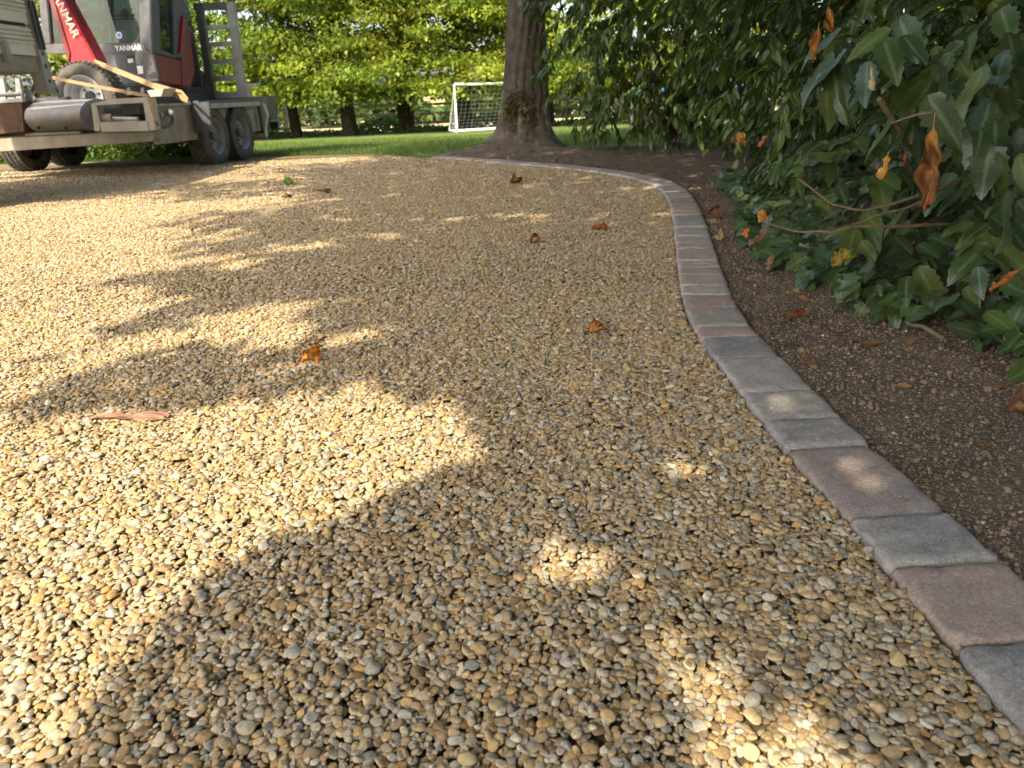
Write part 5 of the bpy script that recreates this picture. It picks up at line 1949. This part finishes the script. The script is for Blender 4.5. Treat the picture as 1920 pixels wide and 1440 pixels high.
zb0 = at(90, 106, YT)[2]
zbm = at(92, 138, YT)[2]
YB = 5.15
tbox('bed_beam', (XT - 1.9, YB, zbm), (XT - .01, YT - .05, zb0 - .012), 'tan_steel', .006)
z = zb0
for k in range(3):
    brd = empty('side_board', (0, 0, 0)); brd.parent = tip
    z1 = z + .215
    tbox('board_face', (XT - .03, YB, z), (XT - .006, YT - .16, z1), 'cream', .002, brd)
    tbox('joint_strip', (XT - .05, YB, z1 - .01), (XT - .032, YT - .16, z1 + .04), 'rust', 0, brd)  # dark strip added behind the board gap to paint its shade
    for i in range(4):
        zr = z + .085 + i * .032
        tbox('rib', (XT - .008, YB, zr), (XT + .014, YT - .162, zr + .017), 'cream', .005, brd)
    z = z1 + .03
    if z > 1.75: break
ztop = z
tbox('corner_post', (XT - .10, YT - .15, zb0 - .30), (XT + .014, YT - .03, ztop + .1), 'galv', .008)
for i, zz_ in enumerate((zb0 - .20, zb0 - .08, zb0 + .02)):
    MB().lathe([(.001, 0), (.018, 0), (.018, .006), (.001, .006)], 12, 'u', np.array([XT + .010, YT - .09, zz_]) - tl).build('post_hole', M['black'], tip)
tbox('latch_bar', (XT + .014, YT - .13, zb0 + .05), (XT + .035, YT - .10, zb0 + .42), 'dk_steel', .004)
tbox('latch_bar', (XT + .014, YT - .08, zb0 + .05), (XT + .035, YT - .05, zb0 + .42), 'dk_steel', .004)
tbox('hinge', (XT - .008, YT - .62, zb0 - .06), (XT + .03, YT - .56, zb0 + .10), 'galv', .004)
tbox('tailgate', (XT - 1.85, YT - .10, zb0), (XT - .11, YT - .06, ztop), 'board', .004)
tbox('side_board', (XT - 1.9, YB, zb0), (XT - 1.87, YT - .16, ztop), 'board', .004)
tbox('headboard', (XT - 1.87, YB - .05, zb0), (XT - .03, YB - .002, ztop + .25), 'galv', .004)
tbox('floor', (XT - 1.86, YB, zb0 - .010), (XT - .035, YT - .16, zb0 + .02), 'galv', .002)
tbox('chassis_rail', (XT - 1.35, YB + .05, .62), (XT - 1.25, YT - .25, zbm - .003), 'dk_steel')
tbox('chassis_rail', (XT - .65, YB + .05, .62), (XT - .55, YT - .25, zbm - .003), 'dk_steel')
for (wx, wy) in ((-.30, 5.62), (-1.60, 5.62)):
    wheel(tip, np.array([XT + wx, wy, .36]) - tl, .36, .22, 'u', 1 if wx > -1 else -1)
for wy in (5.62,): MB().tube([np.array([XT - 1.6, wy, .36]) - tl, np.array([XT - .3, wy, .36]) - tl], .06, 8).build('axle', M['dk_steel'], tip, True)
tbox('prop_leg', (XT - 1.32, YT - .5, 0), (XT - 1.26, YT - .44, .625), 'galv')

# ------------------------------------------------------------------ play frame glimpsed through the laurels
pf = empty('play_frame', (4.6, 18.5, float(gz(4.6, 18.5))))
tag(pf, 'blue play frame glimpsed through gaps in the laurel leaves', 'play frame')
for a in range(6):
    t = a * math.pi / 3
    MB().tube([(1.5 * math.cos(t), 1.5 * math.sin(t), -.02), (1.5 * math.cos(t), 1.5 * math.sin(t), 1.9)], .04, 8).build('pole', M['dk_steel'], pf, True)
mb = MB()
for k in range(24):
    t0, t1 = 2 * math.pi * k / 24, 2 * math.pi * (k + 1) / 24
    mb.tube([(1.5 * math.cos(t0), 1.5 * math.sin(t0), .78), (1.5 * math.cos(t1), 1.5 * math.sin(t1), .78)], .03, 6, False)
mb.build('padding', M['blue'], pf, True)
